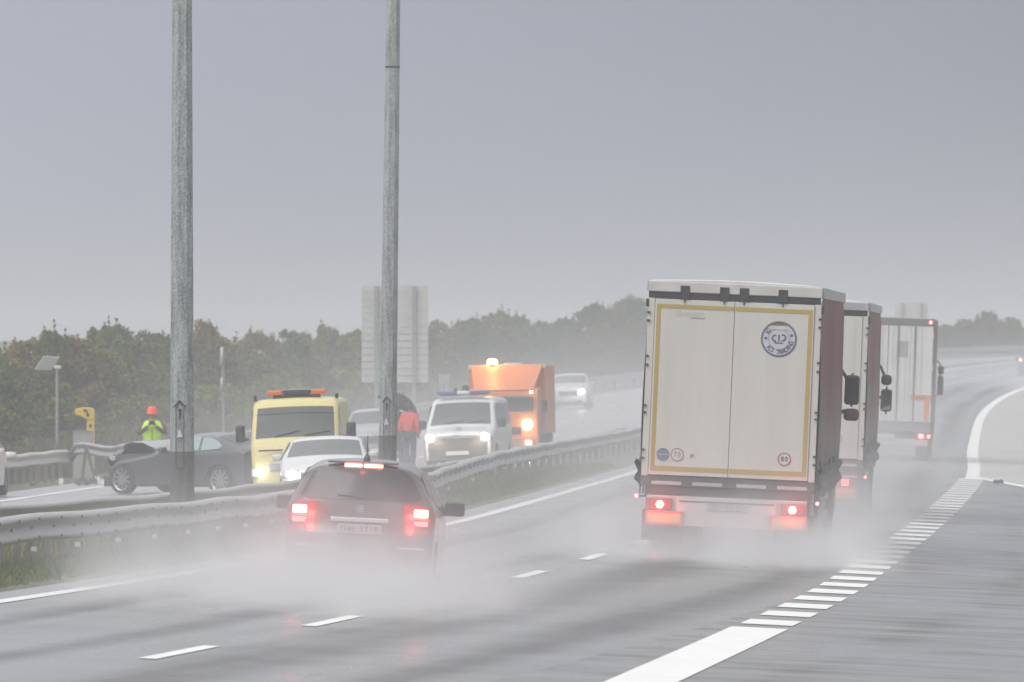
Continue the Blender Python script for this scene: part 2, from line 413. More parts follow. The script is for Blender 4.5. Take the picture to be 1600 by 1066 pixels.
# ------------------------------------------------------------------ car bodies
class Car:
    """body from a side silhouette (y forward, z up): strip over the top, two flanks with wheel arches"""
    def __init__(s, prof, w, belt, H, L, sill=.24, r=.10, tumble=.14, bow=.12, camber=.03, wheels=(), wr=.36, a0=.84, plan=.10, kp=3.0):
        for _ in range(2):
            q = [prof[0]]
            for (a, b), (c, d) in zip(prof, prof[1:]):
                q += [(a*.75+c*.25, b*.75+d*.25), (a*.25+c*.75, b*.25+d*.75)]
            q.append(prof[-1]); prof = q
        s.p = prof; s.w = w; s.belt = belt; s.H = H; s.L = L; s.sill = sill; s.r = r; s.tum = tumble; s.bow = bow
        s.cam = camber; s.wh = wheels; s.wr = wr; s.a0 = a0; s.plan = plan; s.kp = kp
        s.cum = [0]
        for (a, b), (c, d) in zip(prof, prof[1:]): s.cum.append(s.cum[-1]+math.hypot(c-a, d-b))
    def W(s, y, z):
        k = s.w*(1 - s.plan*min(1, abs(2*y/s.L))**s.kp)
        if z > s.belt: k *= 1 - s.tum*(z-s.belt)/(s.H-s.belt)
        elif z < s.belt: k *= 1 - .05*((s.belt-z)/s.belt)**2
        return k
    def at(s, t):
        d = t*s.cum[-1]
        for i in range(len(s.p)-1):
            if d <= s.cum[i+1] or i == len(s.p)-2:
                f = (d-s.cum[i])/max(1e-6, s.cum[i+1]-s.cum[i]); (a, b), (c, e) = s.p[i], s.p[i+1]
                dy, dz = c-a, e-b; l = math.hypot(dy, dz)+1e-9
                return a+dy*f, b+dz*f, -(-dz)/l*1.0, -dy/l
    def near(s, y, z):
        best = min(range(401), key=lambda i: (s.at(i/400)[0]-y)**2+(s.at(i/400)[1]-z)**2); return best/400
    def strip(s, t, f, off=0.):
        y, z, ny, nz_ = s.at(t); a = abs(f); q = max(0, (a-s.a0)/(1-s.a0))
        ins = s.r*(1-sqrt(max(0, 1-q*q)))
        yy = y-ny*ins-ny*s.bow*a*a*abs(ny)+ny*off; zz = z-nz_*ins-abs(nz_)*s.cam*a*a+nz_*off
        return Vector((f*s.W(yy, zz), yy, zz))
    def sidepoly(s, pts, side, off=.008): return [Vector((side*(s.W(y, z)+off), y, z)) for y, z in pts]
    def body(s, name, m, parent, flip=1):
        mb = MB(); n = 90; fs_ = [-1,-.97,-.93,-.88,-.8,-.65,-.45,-.2,0,.2,.45,.65,.8,.88,.93,.97,1]
        mb.grid([[s.strip(i/n, f) for f in fs_] for i in range(n+1)])
        q = [s.strip(i/n, 1) for i in range(n+1)]
        y0 = min(p.y for p in q); y1 = max(p.y for p in q); cols = 70
        def top(y):
            zs = []
            for a, b in zip(q, q[1:]):
                if (a.y-y)*(b.y-y) <= 0 and abs(a.y-b.y) > 1e-9: zs.append(a.z+(b.z-a.z)*(y-a.y)/(b.y-a.y))
            return max(zs) if zs else s.sill
        def bot(y):
            z = s.sill
            for wy in s.wh:
                d = s.wr*1.13; 
                if abs(y-wy) < d: z = max(z, s.wr*.95+sqrt(d*d-(y-wy)**2)*.98)
            return z
        for sd in (-1, 1):
            G = []
            for j in range(cols+1):
                y = y0+.002+(y1-y0-.004)*j/cols; zt, zb = top(y), bot(y); zt = max(zt, zb+.01)
                G.append([Vector((sd*s.W(y, zb+(zt-zb)*k/8), y, zb+(zt-zb)*k/8)) for k in range(9)])
            mb.grid(G, 0, sd > 0)
        # dark underside and wheel wells
        mb.box(-s.w*.82, s.w*.82, -s.L/2+.25, s.L/2-.25, s.sill-.06, s.sill+.16, 1)
        for wy in s.wh: mb.box(-s.w*.93, s.w*.93, wy-s.wr*1.1, wy+s.wr*1.1, s.sill, s.wr*1.9, 1)
        return mb.build(name, [m, m_chas], parent, smooth=True)
    def spatch(s, name, t0, t1, f0, f1, m, parent, off=.008, nt_=8, nf=14, taper=0.):
        mb = MB(); G = []
        for i in range(nt_+1):
            k = i/nt_; t = t0+(t1-t0)*k; c = (f0+f1)/2; h = (f1-f0)/2*(1-taper*k)
            G.append([s.strip(t, c-h+2*h*j/nf, off) for j in range(nf+1)])
        mb.grid(G); return mb.build(name, m, parent, smooth=True)
    def side(s, name, pts, side, m, parent, off=.008):
        mb = MB(); P = s.sidepoly(pts, side, off); mb.poly(P if side > 0 else P[::-1]); return mb.build(name, m, parent)
def wheel(parent, x, y, r, w_, rimr=.66, name='wheel', spokes=5):
    sd = 1 if x > 0 else -1
    t = MB(); M = Matrix.Translation((x, y, r)) @ RX
    t.lathe([(r*rimr, -w_/2), (r*.93, -w_/2), (r, -w_*.36), (r, w_*.36), (r*.93, w_/2), (r*rimr, w_/2), (r*rimr, -w_/2)], 28, M)
    wo = t.build(name, m_rub, parent, smooth=True)
    k = MB(); fx = w_*.32*sd
    k.lathe([(r*rimr, fx+.02*sd), (r*rimr*.9, fx), (r*rimr*.86, fx-.05*sd)], 28, M)
    k.lathe([(0, fx), (r*.14, fx), (r*.16, fx-.03*sd)], 16, M)
    for i in range(spokes):
        a = 2*pi*i/spokes; R_ = Matrix.Rotation(a, 4, 'X')
        MM = Matrix.Translation((x, y, r)) @ R_
        k.box(fx-.02 if sd > 0 else fx-.01, fx+.01 if sd > 0 else fx+.02, -r*.07, r*.07, r*.1, r*rimr*.9, 0, MM)
    k.build('rim', m_rim, wo, smooth=False)
    b = MB(); b.lathe([(0, 0), (r*rimr*.8, 0)], 20, Matrix.Translation((x+fx*.4, y, r)) @ RX); b.build('brake_disc', m_chas, wo)
    return wo
def mirror_(parent, c, d, side, m):
    b = MB(); b.cbox(c, d)
    o = b.build('mirror', m, parent, smooth=True, bevel=min(d)*.3)
    g = MB(); g.box(c[0]-d[0]*.4, c[0]+d[0]*.4, c[1]-d[1]/2-.006, c[1]-d[1]/2-.002, c[2]-d[2]*.38, c[2]+d[2]*.38); g.build('mirror_glass', m_glassd, o)
    a = MB(); a.tube([(c[0]-side*d[0]*.4, c[1], c[2]-d[2]*.3), (c[0]-side*(d[0]*.5+.14), c[1]+.03, c[2]-d[2]*.42)], .03, 8); a.build('mirror_arm', m_dark, o)
    return o
def bulb(name, parent, c, r, m, sy=-1, sx=1., sz=1.):
    b = MB(); n = 20
    P = [[Vector((c[0]+q*r*sx*cos(2*pi*i/n), c[1]+sy*(1-q*q)*r*.35, c[2]+q*r*sz*sin(2*pi*i/n))) for i in range(n+1)] for q in (0.001, .35, .65, .85, 1)]
    b.grid(P); return b.build(name, m, parent, smooth=True)
def place(Y, X, head, roll=.045, z=None):
    return (X, Y, gz(X, Y) if z is None else z), (0, roll, -head)

# --- dark hatchback in the near lane, seen from behind
m_hatch = mat('hatchback_paint', (.055, .05, .055), .28, coat=.8, dirt=.35, dcol=(.15, .135, .13), dscale=2.5)
m_hroof = m_hatch
def hatchback(name, label, X, Y, head, paint, group=None, detail=True, lit=True):
    loc, rot = place(Y+2.14, X+2.14*sin(head), head)
    t = thing(name, label, 'car', loc, rot, group)
    c = Car([(2.13,.22),(2.14,.45),(2.10,.72),(1.95,.86),(1.35,1.02),(1.05,1.10),(.15,1.50),(-.3,1.58),(-1.2,1.59),(-1.72,1.54),(-1.86,1.46),(-2.02,1.12),(-2.05,.98),(-2.06,.78),(-2.13,.66),(-2.14,.40),(-2.08,.22)],
            .91, .98, 1.59, 4.28, wheels=(-1.33, 1.40), wr=.32, tumble=.33, bow=.16, camber=.06, r=.13, a0=.76, plan=.07, kp=4)
    c.body('body', paint, t)
    tw0, tw1 = c.near(-1.80, 1.50), c.near(-2.03, 1.10)
    mb = MB(); G = []
    for i in range(15):
        k = i/14; v = abs(2*k-1); hw_ = (.86+.05*k)*(1-.16*max(0, (v-.55)/.45)**2.5)
        G.append([c.strip(tw0+(tw1-tw0)*(k+.03*(j/10-1)**2*(1-k)), hw_*(j/10-1), .007) for j in range(21)])
    mb.grid(G); mb.build('rear_window', m_glassd, t, smooth=True)
    if detail:
        mb = MB()      # headrests and seat back seen through the window
        for x in (-.42, .42): mb.cbox((x, -1.2, 1.05), (.26, .10, .22))
        mb.box(-.75, .75, -1.35, -1.2, .6, .95); mb.build('rear_seat', m_int, t, bevel=.03)
    c.spatch('windscreen', c.near(1.0, 1.12), c.near(.2, 1.48), -.84, .84, m_glass, t)
    for sd in (-1, 1):
        c.side('side_window', [(.75,1.03),(-.25,1.03),(-.25,1.45),(.15,1.45)], sd, m_glassd, t)
        c.side('side_window', [(-.32,1.03),(-1.25,1.05),(-1.2,1.45),(-.32,1.46)], sd, m_glassd, t)
        c.side('side_window', [(-1.32,1.08),(-1.68,1.18),(-1.6,1.40),(-1.28,1.44)], sd, m_glassd, t)
        # tail lamp cluster, wraps the corner
        ta, tb = c.near(-2.04, 1.07), c.near(-2.08, .74)
        f0, f1 = (.60, .985) if sd > 0 else (-.985, -.60)
        L_ = c.spatch('tail_light', ta, tb, f0, f1, m_red, t, .012)
        p = c.strip(c.near(-2.05, .965), sd*.83, .03)
        g = MB(); g.box(p.x-.085, p.x+.085, p.y-.02, p.y+.03, p.z-.048, p.z+.048); g.build('brake_light', e_tail, L_, bevel=.015)
        q = c.strip(c.near(-2.06, .85), sd*.82, .03)
        g = MB(); g.box(q.x-.10, q.x+.10, q.y-.005, q.y+.03, q.z-.035, q.z+.03); g.build('reversing_light', mat('clear_lens', (.75,.6,.6), .15), L_, bevel=.01)
        g = MB(); g.box(q.x-.12, q.x+.12, q.y-.018, q.y+.02, q.z+.045, q.z+.055); g.build('lens_strip', m_chrome, L_)
        if lit: lamp('brake_lamp', (p.x, p.y-.26, p.z), (1, .07, .05), 12, t, .05)
        wheel(t, sd*.76, -1.33, .32, .215); wheel(t, sd*.76, 1.40, .32, .215)
        mirror_(t, (sd*1.02, .72, 1.00), (.24, .12, .17), sd, m_dark)
        # door handles
        h = MB(); h.cbox((sd*(c.W(-.5, .9)+.015), -.45, .90), (.02, .18, .03)); h.build('door_handle', m_chrome, t)
    # high brake light: two bars
    p = c.strip(c.near(-1.80, 1.505), 0, .012)
    for a, b in ((-.215, -.012), (.012, .235)):
        g = MB(); g.box(a, b, p.y-.03, p.y+.02, p.z-.016, p.z+.016); g.build('high_brake_light', e_tail, t, bevel=.004)
    if lit: lamp('high_brake_lamp', (0, p.y-.10, p.z), (1, .10, .08), .6, t, .04)
    g = MB(); g.box(-.42, .42, p.y-.16+.16, p.y+.16, p.z+.022, p.z+.05)
    g.build('spoiler', paint, t, bevel=.012)
    # handle trim, plate, emblem, bumper trims
    p = c.strip(c.near(-2.06, .87), 0, .02)
    g = MB(); g.box(-.345, .345, p.y-.02, p.y+.04, p.z-.028, p.z+.028); g.build('handle_trim', m_chrome, t, bevel=.012)
    p = c.strip(c.near(-2.07, .74), 0, .02)
    g = MB(); g.box(-.26, .26, p.y-.03, p.y+.03, p.z-.056, p.z+.056)
    pl = g.build('number_plate', mat('grimy_plate', (.36, .36, .36), .5), t, bevel=.006)
    g = MB()
    for i, ch in enumerate(["C","H","N"," ","5","7","1","8"]): 
        if ch != ' ': put_text(g, ch, -.20+i*.057, p.z, .085, p.y-.034)
    g.build('plate_letters', m_blk, pl)
    p = c.strip(c.near(-2.05, 1.0), 0, .014)
    g = MB(); ring(g, 0, p.z, .032, .042, p.y-.012)
    for k in range(3):
        a = pi/2+k*2*pi/3; g.poly([(.034*cos(a), p.y-.012, p.z+.034*sin(a)), (.008*cos(a+1.3), p.y-.012, p.z+.008*sin(a+1.3)), (.008*cos(a-1.3), p.y-.012, p.z+.008*sin(a-1.3))])
    g.build('emblem', m_chrome, t)
    for sd in (-1, 1):
        p = c.strip(c.near(-2.14, .56), sd*.72, .015)
        g = MB(); g.box(p.x-.16, p.x+.16, p.y-.02, p.y+.06, p.z-.012, p.z+.012); g.build('bumper_trim', m_chrome, t)
    p = c.strip(c.near(-1.55, 1.56), 0, 0)
    g = MB(); g.lathe([(.045, -.02), (.04, .03), (.018, .07), (0, .08)], 12, Matrix.Translation((.03, -1.5, 1.565))); g.tube([(.03, -1.5, 1.62), (.03, -1.58, 1.87)], [.007, .004], 6); g.build('antenna', m_blk, t, smooth=True)
    g = MB(); g.tube([(.05, -2.0, 1.12), (.0, -2.03, 1.14), (-.28, -2.0, 1.16)], .011, 6); g.build('rear_wiper', m_blk, t)
    return t
hatchback('hatchback_car', 'dark hatchback with red brake lights driving through its own white spray', -1.84, 126.2, .030, m_hatch)

# ------------------------------------------------------------------ curtain-sided lorries seen from behind
m_curt = bpy.data.materials.new('curtain_tarpaulin'); m_curt.use_nodes = True
_t = m_curt.node_tree; _b = _t.nodes['Principled BSDF']; _n = _t.nodes.new; _L = _t.links.new
_tc2 = _n('ShaderNodeTexCoord'); _s = _n('ShaderNodeSeparateXYZ'); _L(_tc2.outputs['Object'], _s.inputs[0])
_mp = _n('ShaderNodeMapping'); _mp.inputs['Scale'].default_value = (1, 1.6, .35); _L(_tc2.outputs['Object'], _mp.inputs[0])
_nz = _n('ShaderNodeTexNoise'); _nz.inputs['Scale'].default_value = 2.2; _nz.inputs['Detail'].default_value = 7; _L(_mp.outputs[0], _nz.inputs['Vector'])
_a = _n('ShaderNodeMath'); _a.operation = 'MULTIPLY_ADD'; _L(_nz.outputs[0], _a.inputs[0]); _a.inputs[1].default_value = 1.6; _L(_s.outputs[2], _a.inputs[2])
_r = _n('ShaderNodeMapRange'); _L(_a.outputs[0], _r.inputs[0]); _r.inputs[1].default_value = 2.0; _r.inputs[2].default_value = 3.6
_rp = _n('ShaderNodeValToRGB'); _L(_r.outputs[0], _rp.inputs[0])
_rp.color_ramp.elements[0].color = (.055, .045, .04, 1); _rp.color_ramp.elements[1].color = (.25, .105, .115, 1)
_e = _rp.color_ramp.elements.new(.35); _e.color = (.27, .20, .17, 1)      # road dirt washed up the sheet
_L(_rp.outputs[0], _b.inputs['Base Color']); _b.inputs['Roughness'].default_value = .5
m_tape = mat('reflective_tape_yellow', (.47, .33, .09), .5, dirt=.35, dcol=(.36, .29, .15))
m_platey = mat('marker_plate_yellow', (.72, .42, .12), .4, dirt=.3, dcol=(.6, .35, .15))
m_plater = mat('marker_plate_red', (.62, .08, .07), .4)
m_bump = mat('bumper_steel_white', (.55, .55, .54), .5, dirt=.45, dcol=(.3, .29, .27))
m_seal = mat('seal_ink_blue', (.10, .11, .20), .6); m_sealb = mat('seal_ground', (.58, .57, .60), .6)
m_sealt = mat('seal_torn_top', (.17, .12, .11), .6); m_stred = mat('sticker_red', (.42, .10, .11), .6); m_stw = mat('sticker_white', (.66, .63, .62), .6)
m_dgrey = mat('print_grey', (.33, .34, .33), .6); m_blue = mat('sticker_blue', (.17, .20, .32), .6); m_stblk = mat('sticker_black', (.09, .10, .10), .6)

def speed_sticker(t, cx, cz, r, txt, y=-.034, fade=False):
    g = MB(); disc(g, cx, cz, r*.86, y-.001, 0); ring(g, cx, cz, r*.82, r, y-.003, 1)
    for i, ch in enumerate(txt): put_text(g, ch, cx+(i-.5)*r*.60, cz, r*1.0, y-.005, mi=2, sx=.9, bold=.03)
    return g.build('speed_sticker', [m_stw, m_stred if not fade else mat('sticker_red_faded', (.45, .22, .23), .6), m_stblk if not fade else m_dgrey], t)
def truck_wheel(t, x, y, r=.50, w_=.30):
    return wheel(t, x, y, r, w_, .56, 'wheel', 8)
def artic(name, label, X, Y, head, roll, first):
    loc, rot = place(Y, X, head, roll, gz(X, Y)-(0 if first else .05))
    t = thing(name, label, 'truck', loc, rot, 'curtain-sided lorries in the right lane')
    LEN = 13.6; hw = 1.275
    b = MB(); b.box(-hw+.02, hw-.04, .06, LEN, 1.16, 3.74); b.box(-.55, -.35, .3, LEN, .95, 1.16, 1); b.box(.35, .55, .3, LEN, .95, 1.16, 1)
    b.box(-hw+.02, hw-.02, .08, LEN, 1.08, 1.17, 1)
    b.build('trailer_body', [m_white, m_chas], t)
    # canvas roof, gently arched
    g = MB(); P = []
    for i in range(29):
        y = -.02+(LEN+.02)*i/28
        P.append([((-hw+.03)+(2*hw-.06)*j/12, y, 3.985+.035*sin(pi*j/12)+.012*sin(i*2.1)) for j in range(13)])
    g.grid(P); g.build('roof_canvas', m_white, t, smooth=True, solid=.01)
    g = MB(); g.prism([((-hw+.03)+(2*hw-.06)*j/12, -.03, 3.98+.040*sin(pi*j/12)) for j in range(13)], (0, .03, 0)); g.build('roof_end_cap', m_white, t)
    g = MB()                                 # roof edge rails
    g.box(-hw, hw, -.035, .10, 3.83, 3.985)
    g.build('rear_header', m_alu if not first else mat('header_white', (.60, .59, .56), .5, dirt=.5, dcol=(.40, .36, .33)), t, bevel=.012)
    for sd in (-1, 1):
        g = MB(); g.box(sd*hw-.03, sd*hw+.03, .10, LEN, 3.83, 3.98); g.build('roof_rail', m_alu, t)
    g = MB(); g.box(-hw+.02, hw-.02, -.01, .06, 3.735, 3.83); g.build('header_gap', m_dark, t)
    for x in ((-.74, -.16, .13, .70) if first else (-.6, .6)):
        g = MB(); g.box(x-.07, x+.07, -.045, -.005, 3.73, 3.93); g.box(x-.01, x+.01, -.05, -.03, 3.68, 3.74); g.build('roof_lift_bracket', m_dark, t, bevel=.006)
    # corner posts and door leaves
    for sd in (-1, 1):
        g = MB(); x0, x1 = sorted((sd*1.175, sd*hw)); g.box(x0, x1, -.01, .08, 1.12, 3.735); po = g.build('corner_post', m_tdoor, t, bevel=.01)
        for z in (1.38, 1.5, 2.05, 2.15, 2.75, 2.88, 3.4, 3.52):
            k = MB(); k.cbox((sd*1.262, -.02, z), (.05, .045, .03)); k.build('hinge', m_dark, po, bevel=.005)
        g = MB(); x0, x1 = sorted((sd*.0035, sd*1.17)); g.box(x0, x1, -.028, .03, 1.14, 3.725); dr = g.build('rear_door', m_tdoor, t, bevel=.006)
        if first:
            g = MB(); a = sd*1.085; x0, x1 = sorted((sd*.012, a)); y = -.0305
            g.box(x0, x1, y-.003, y+.001, 1.20, 1.27); g.box(x0, x1, y-.003, y+.001, 3.59, 3.65)
            x0, x1 = sorted((a, sd*1.145)); g.box(x0, x1, y-.003, y+.001, 1.20, 3.65); g.build('reflective_tape', m_tape, dr)
            g = MB(); g.lathe([(0, -.012), (.022, -.008), (.022, 0)], 10, Matrix.Translation((sd*(.985 if sd < 0 else .93), -.03, 1.31)) @ Matrix.Rotation(pi/2, 4, 'X')); g.build('door_stud', m_dark, dr)
        else:
            g = MB()
            for x in (.3, .55, .8, 1.05): g.box(sd*x-.003, sd*x+.003, -.031, -.027, 1.16, 3.70)
            g.build('panel_joint', m_alu, dr)
        # curtain with folds
        P = []; n = 230
        for i in range(n+1):
            y = .10+(LEN-.12)*i/n; row = []
            for j in range(15):
                z = 1.02+2.82*j/14
                d = .018*sin(y*14+.8*sin(z*1.3))*(1-.55*j/14)+.008*sin(y*31+z)+.02*sin(y*2.3+j*.3)
                zz = z+(.05*sin(y*5.1)+.03*sin(y*17) if j == 0 else 0)
                row.append((sd*(hw+.004+d*(1 if j < 14 else .1)), y, zz))
            P.append(row)
        g = MB(); g.grid(P, 0, sd < 0); g.build('side_curtain', m_curt, t, smooth=True)
        for i in range(12):              # strap buckles along the hem
            y = .35+i*1.1+random.uniform(-.05, .05); z = .98+random.uniform(-.05, .05)
            g = MB(); g.box(sd*(hw+.02)-.012, sd*(hw+.02)+.012, y-.025, y+.025, z-.10, z+.42)
            g.build('curtain_strap', m_dark, t)
        # clumps of mud and rolled cloth along the hem
        P = []
        for i in range(120):
            y = .06+(LEN-.1)*i/119
            wob = .035*sin(y*9)+.03*sin(y*4.3+1)+.02*sin(y*21)
            P.append([(sd*(hw+.03+.03*sin(k*1.6)+wob*.8), y, 1.30-.30*k/5+wob) for k in range(6)])
        g = MB(); g.grid(P, 0, sd < 0); g.build('curtain_hem', m_chas, t, smooth=True)
        # side guard, light box, splash panels
        g = MB(); g.box(sd*1.18-.03, sd*1.18+.03, 6.3, 11.4, .45, .57); g.box(sd*1.18-.03, sd*1.18+.03, 6.3, 11.4, .75, .87)
        for y in (6.5, 8, 9.5, 11.2): g.box(sd*1.15-.03, sd*1.15+.03, y-.04, y+.04, .45, 1.1)
        g.build('side_guard', m_alu, t)
        for y in (1.75, 2.95, 4.15):
            g = MB(); prf = [(.62*cos(a), .55+.60*sin(a)) for a in [pi*k/12 for k in range(13)]]
            g.grid([[(sd*q, y+1.0+c0, z0) for c0, z0 in prf] for q in (.72, 1.24)]); g.build('mudguard', m_dark, t, solid=.012)
            truck_wheel(t, sd*1.03, y+1.0, .50, .36)
        g = MB(); g.box(sd*.98-.28, sd*.98+.28, .62, .64, .16, .62); g.build('mud_flap', m_rub, t)
        g = MB(); g.cbox((sd*1.18, 12.0, .62), (.10, .12, .85)); g.cbox((sd*1.1, 12.0, .16), (.3, .3, .05)); g.build('support_leg', m_alu, t)
    if first:   # pale splash strips hanging behind the right wheels
        for y, z0 in ((1.1, .38), (5.6, .22), (7.0, .3)):
            g = MB(); g.box(1.19, 1.235, y, y+.55, z0, .95); g.build('side_panel', m_bump, t, bevel=.01)
    # rear beam, bumper, lamps
    g = MB(); g.box(-hw, hw, .0, .16, .98, 1.13); g.box(-1.22, 1.22, .10, .20, .80, .98); g.build('rear_beam', m_chas, t, bevel=.01)
    g = MB()
    for x in (-.9, -.3, .35, .95): g.box(x-.22, x+.22, -.012, 0, 1.0, 1.05)
    g.build('beam_plate', m_alu, t)
    g = MB(); g.box(-.72, .72, .02, .10, .40, .82); g.box(-1.18, 1.18, .06, .14, .60, .84); g.box(-.70, .70, .012, .02, .755, .775, 1); g.build('bumper', [m_bump, m_chas], t, bevel=.01)
    g = MB(); g.box(-.30, .32, -.0, .015, .645, .755); pl = g.build('number_plate', mat('trailer_plate', (.42, .42, .41), .5), t, bevel=.004)
    g = MB()
    for i, ch in enumerate("ZG 5711" if first else ""):
        if ch != ' ': put_text(g, ch, -.22+i*.077, .70, .11, -.003)
    if first: g.build('plate_letters', mat('faded_letters', (.22, .22, .22), .5), pl)
    for sd in (-1, 1):
        x0, x1 = sorted((sd*.63, sd*1.19))
        g = MB(); g.box(x0, x1, -.02, .02, .40, .61, 1); g.box(x0+.035, x1-.035, -.024, -.0195, .435, .575, 0); g.build('marker_plate', [m_platey, m_plater], t)
        x0, x1 = sorted((sd*.80, sd*1.19))
        g = MB(); g.box(x0, x1, -.01, .05, .63, .79); L_ = g.build('tail_light', m_red, t, bevel=.01)
        cx = sd*.97 if sd > 0 else -.98
        if first:
            g = MB(); ring(g, cx, .705, .026, .062, -.035, n=6); g.box(cx-.006, cx+.006, -.036, -.032, .69, .72); g.build('tail_light_ring', e_tail2, L_)
        else:
            g = MB()
            for i in range(3):
                for j in range(3):
                    if (i, j) != (9, 9): g.cbox((cx-.05+i*.05, -.035, .66+j*.045), (.028, .006, .028))
            tag(g.build('led_cluster', emitm('led_glow', (1, .14, .14), 5), L_), 'dotted red LED cluster', None)
        lamp('tail_lamp', (cx, -.18, .705), (1, .07, .05), 6 if first else 3, t, .05)
        g = MB(); g.box(*(sorted((sd*1.2, sd*1.33))), .02, .05, .80, .83); g.lathe([(0, -.03), (.024, -.02), (.028, .02), (0, .02)], 10, Matrix.Translation((sd*1.33, .0, .815)) @ Matrix.Rotation(pi/2, 4, 'X'), mi=1)
        g.build('marker_lamp', [m_dark, e_small], t)
        g = MB(); g.box(sd*1.29-.02, sd*1.29+.02, -.03, .06, 3.60, 3.72); g.build('corner_cap', m_dark, t, bevel=.01)
    # tractor unit
    y0 = LEN+.25
    g = MB()
    P = [(y0, .95), (y0, 3.25), (y0+.3, 3.70), (y0+1.6, 3.55), (y0+2.1, 2.9), (y0+2.25, 1.9), (y0+2.25, .5), (y0+1.8, .42), (y0+.2, .7)]
    g.prism([(-1.22, y, z) for y, z in P], (2.44, 0, 0)); g.build('cab', mat('cab_paint', (.10, .11, .14), .35, dirt=.4), t, bevel=.06)
    g = MB(); g.box(-1.0, 1.0, y0+2.05, y0+2.28, 1.95, 2.75, 0, Matrix.Identity(4)); g.build('windscreen', m_glassd, t, bevel=.02)
    g = MB(); g.box(-.45, .45, LEN-2.6, y0+.5, .55, .95); g.build('tractor_chassis', m_chas, t)
    for sd in (-1, 1):
        truck_wheel(t, sd*1.02, LEN-1.5, .50, .5); truck_wheel(t, sd*1.05, y0+1.35, .50, .3)
        a = MB(); ym = y0+1.9
        if first:
            h1 = (1.42, 2.44, .24, .48); h2 = (1.425, 2.04, .25, .20)
        else:
            h1 = (1.42, 2.15, .22, .44); h2 = (1.41, 2.55, .21, .21)
        g = MB(); g.cbox((sd*h1[0], ym, h1[1]), (h1[2], .14, h1[3])); mo = g.build('mirror', m_blk, t, smooth=True, bevel=.05)
        g = MB(); g.box(sd*h1[0]-h1[2]*.38, sd*h1[0]+h1[2]*.38, ym-.078, ym-.072, h1[1]-h1[3]*.40, h1[1]+h1[3]*.40); g.build('mirror_glass', m_glassd, mo)
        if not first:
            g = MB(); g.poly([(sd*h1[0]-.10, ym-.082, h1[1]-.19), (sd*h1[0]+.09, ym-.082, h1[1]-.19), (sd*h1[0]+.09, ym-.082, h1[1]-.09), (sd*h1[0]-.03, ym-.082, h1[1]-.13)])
            g.build('painted_reflection', mat('reflection_pale_paint', (.55, .55, .52), .5), mo)  # pale patch painted over the mirror glass as a reflection
        g = MB(); g.cbox((sd*h2[0], ym, h2[1]), (h2[2], .14, h2[3]))
        tag(g.build('wide_angle_mirror', m_blk if not first else mat('mirror_reddish', (.16, .035, .04), .35), t, smooth=True, bevel=.06 if first else .095), None, None)
        g = MB(); zt = max(h1[1], h2[1])+.2; zb = min(h1[1], h2[1])-.02
        g.tube([(sd*1.2, ym+.05, zt+.16), (sd*1.30, ym, zt+.03), (sd*1.37, ym, zt-.12)], .028, 8); g.tube([(sd*1.2, ym+.05, zb), (sd*1.32, ym, zb+.09)], .026, 8)
        g.tube([(sd*1.42, ym, h1[1]-.27), (sd*1.42, ym, h1[1]+.27)], .02, 6); g.build('mirror_arm', m_dark, t)
    if first:
        # round seal with crown, ring lettering and two stars; top strip torn
        cx, cz, y = .665, 3.205, -.033
        g = MB(); disc(g, cx, cz, .245, y, 0, 48); ring(g, cx, cz, .238, .262, y-.003, 1, 64); ring(g, cx, cz, .150, .155, y-.002, 1, 48)
        def rt(ch, deg, rr=.193, s=.088, flipo=False):
            a = radians(deg); g_a = a+pi/2 if flipo else a-pi/2
            put_text(g, ch, cx+rr*cos(a), cz+rr*sin(a), s, y-.004, g_a, 1, .03)
        for ch, dg in zip("ICI", (-128, -140, -118)): pass
        for i, ch in enumerate("ICI TRADING"):
            if ch != ' ': rt(ch, -142+i*12.6, flipo=True)
        for ch, dg in (("1", 160), ("D", 147)): rt(ch, dg-6)
        for dg in (178, 18): disc(g, cx+.193*cos(radians(dg)), cz+.193*sin(radians(dg)), .022, y-.004, 1, 10)
        ring(g, cx-.055, cz+.01, .030, .054, y-.004, 1, 16, radians(70), radians(290)); ring(g, cx+.055, cz+.02, .030, .054, y-.004, 1, 16, radians(-110), radians(110))
        g.box(cx-.011, cx+.011, y-.006, y-.003, cz-.035, cz+.065, 1); g.box(cx-.065, cx+.06, y-.006, y-.003, cz-.066, cz-.048, 1)
        q = [(cx+.262*cos(radians(a)), y-.006, cz+.262*sin(radians(a))) for a in range(52, 131, 6)]; g.poly(q, 2)
        q = [(cx+.235*cos(radians(a)), y-.007, cz+.035+.23*sin(radians(a))*.66) for a in range(35, 146, 10)] + [(cx-.10, y-.007, cz+.145), (cx, y-.007, cz+.135), (cx+.10, y-.007, cz+.145)]
        g.poly(q, 3)
        g.build('seal_decal', [m_sealb, m_seal, m_sealt, m_tdoor], t)
        speed_sticker(t, .82, 1.445, .098, "80"); speed_sticker(t, -.755, 1.445, .098, "70", fade=True)
        g = MB(); disc(g, -.965, 1.44, .095, -.032); ring(g, -.965, 1.44, .055, .062, -.035, 1); g.box(-1.05, -.88, -.036, -.033, 1.425, 1.455, 1); g.build('round_sticker', [m_blue, m_dgrey], t)
        g = MB()
        for k in range(6): a = k*pi/3; g.prism([(-.54+.012*cos(a+pi/2), -.032, 1.44+.012*sin(a+pi/2)), (-.54+.05*cos(a), -.032, 1.44+.05*sin(a)), (-.54-.012*cos(a+pi/2), -.032, 1.44-.012*sin(a+pi/2))], (0, -.002, 0))
        g.build('flower_sticker', mat('sticker_pale', (.42, .43, .40), .6), t)
        # faded maker's mark, upper left: small square sign, a word and a smaller line under it
        g = MB()
        g.box(-.86, -.775, -.033, -.029, 3.485, 3.565)
        for i in range(7): g.box(-.755+i*.045, -.722+i*.045, -.033, -.029, 3.50, 3.545)
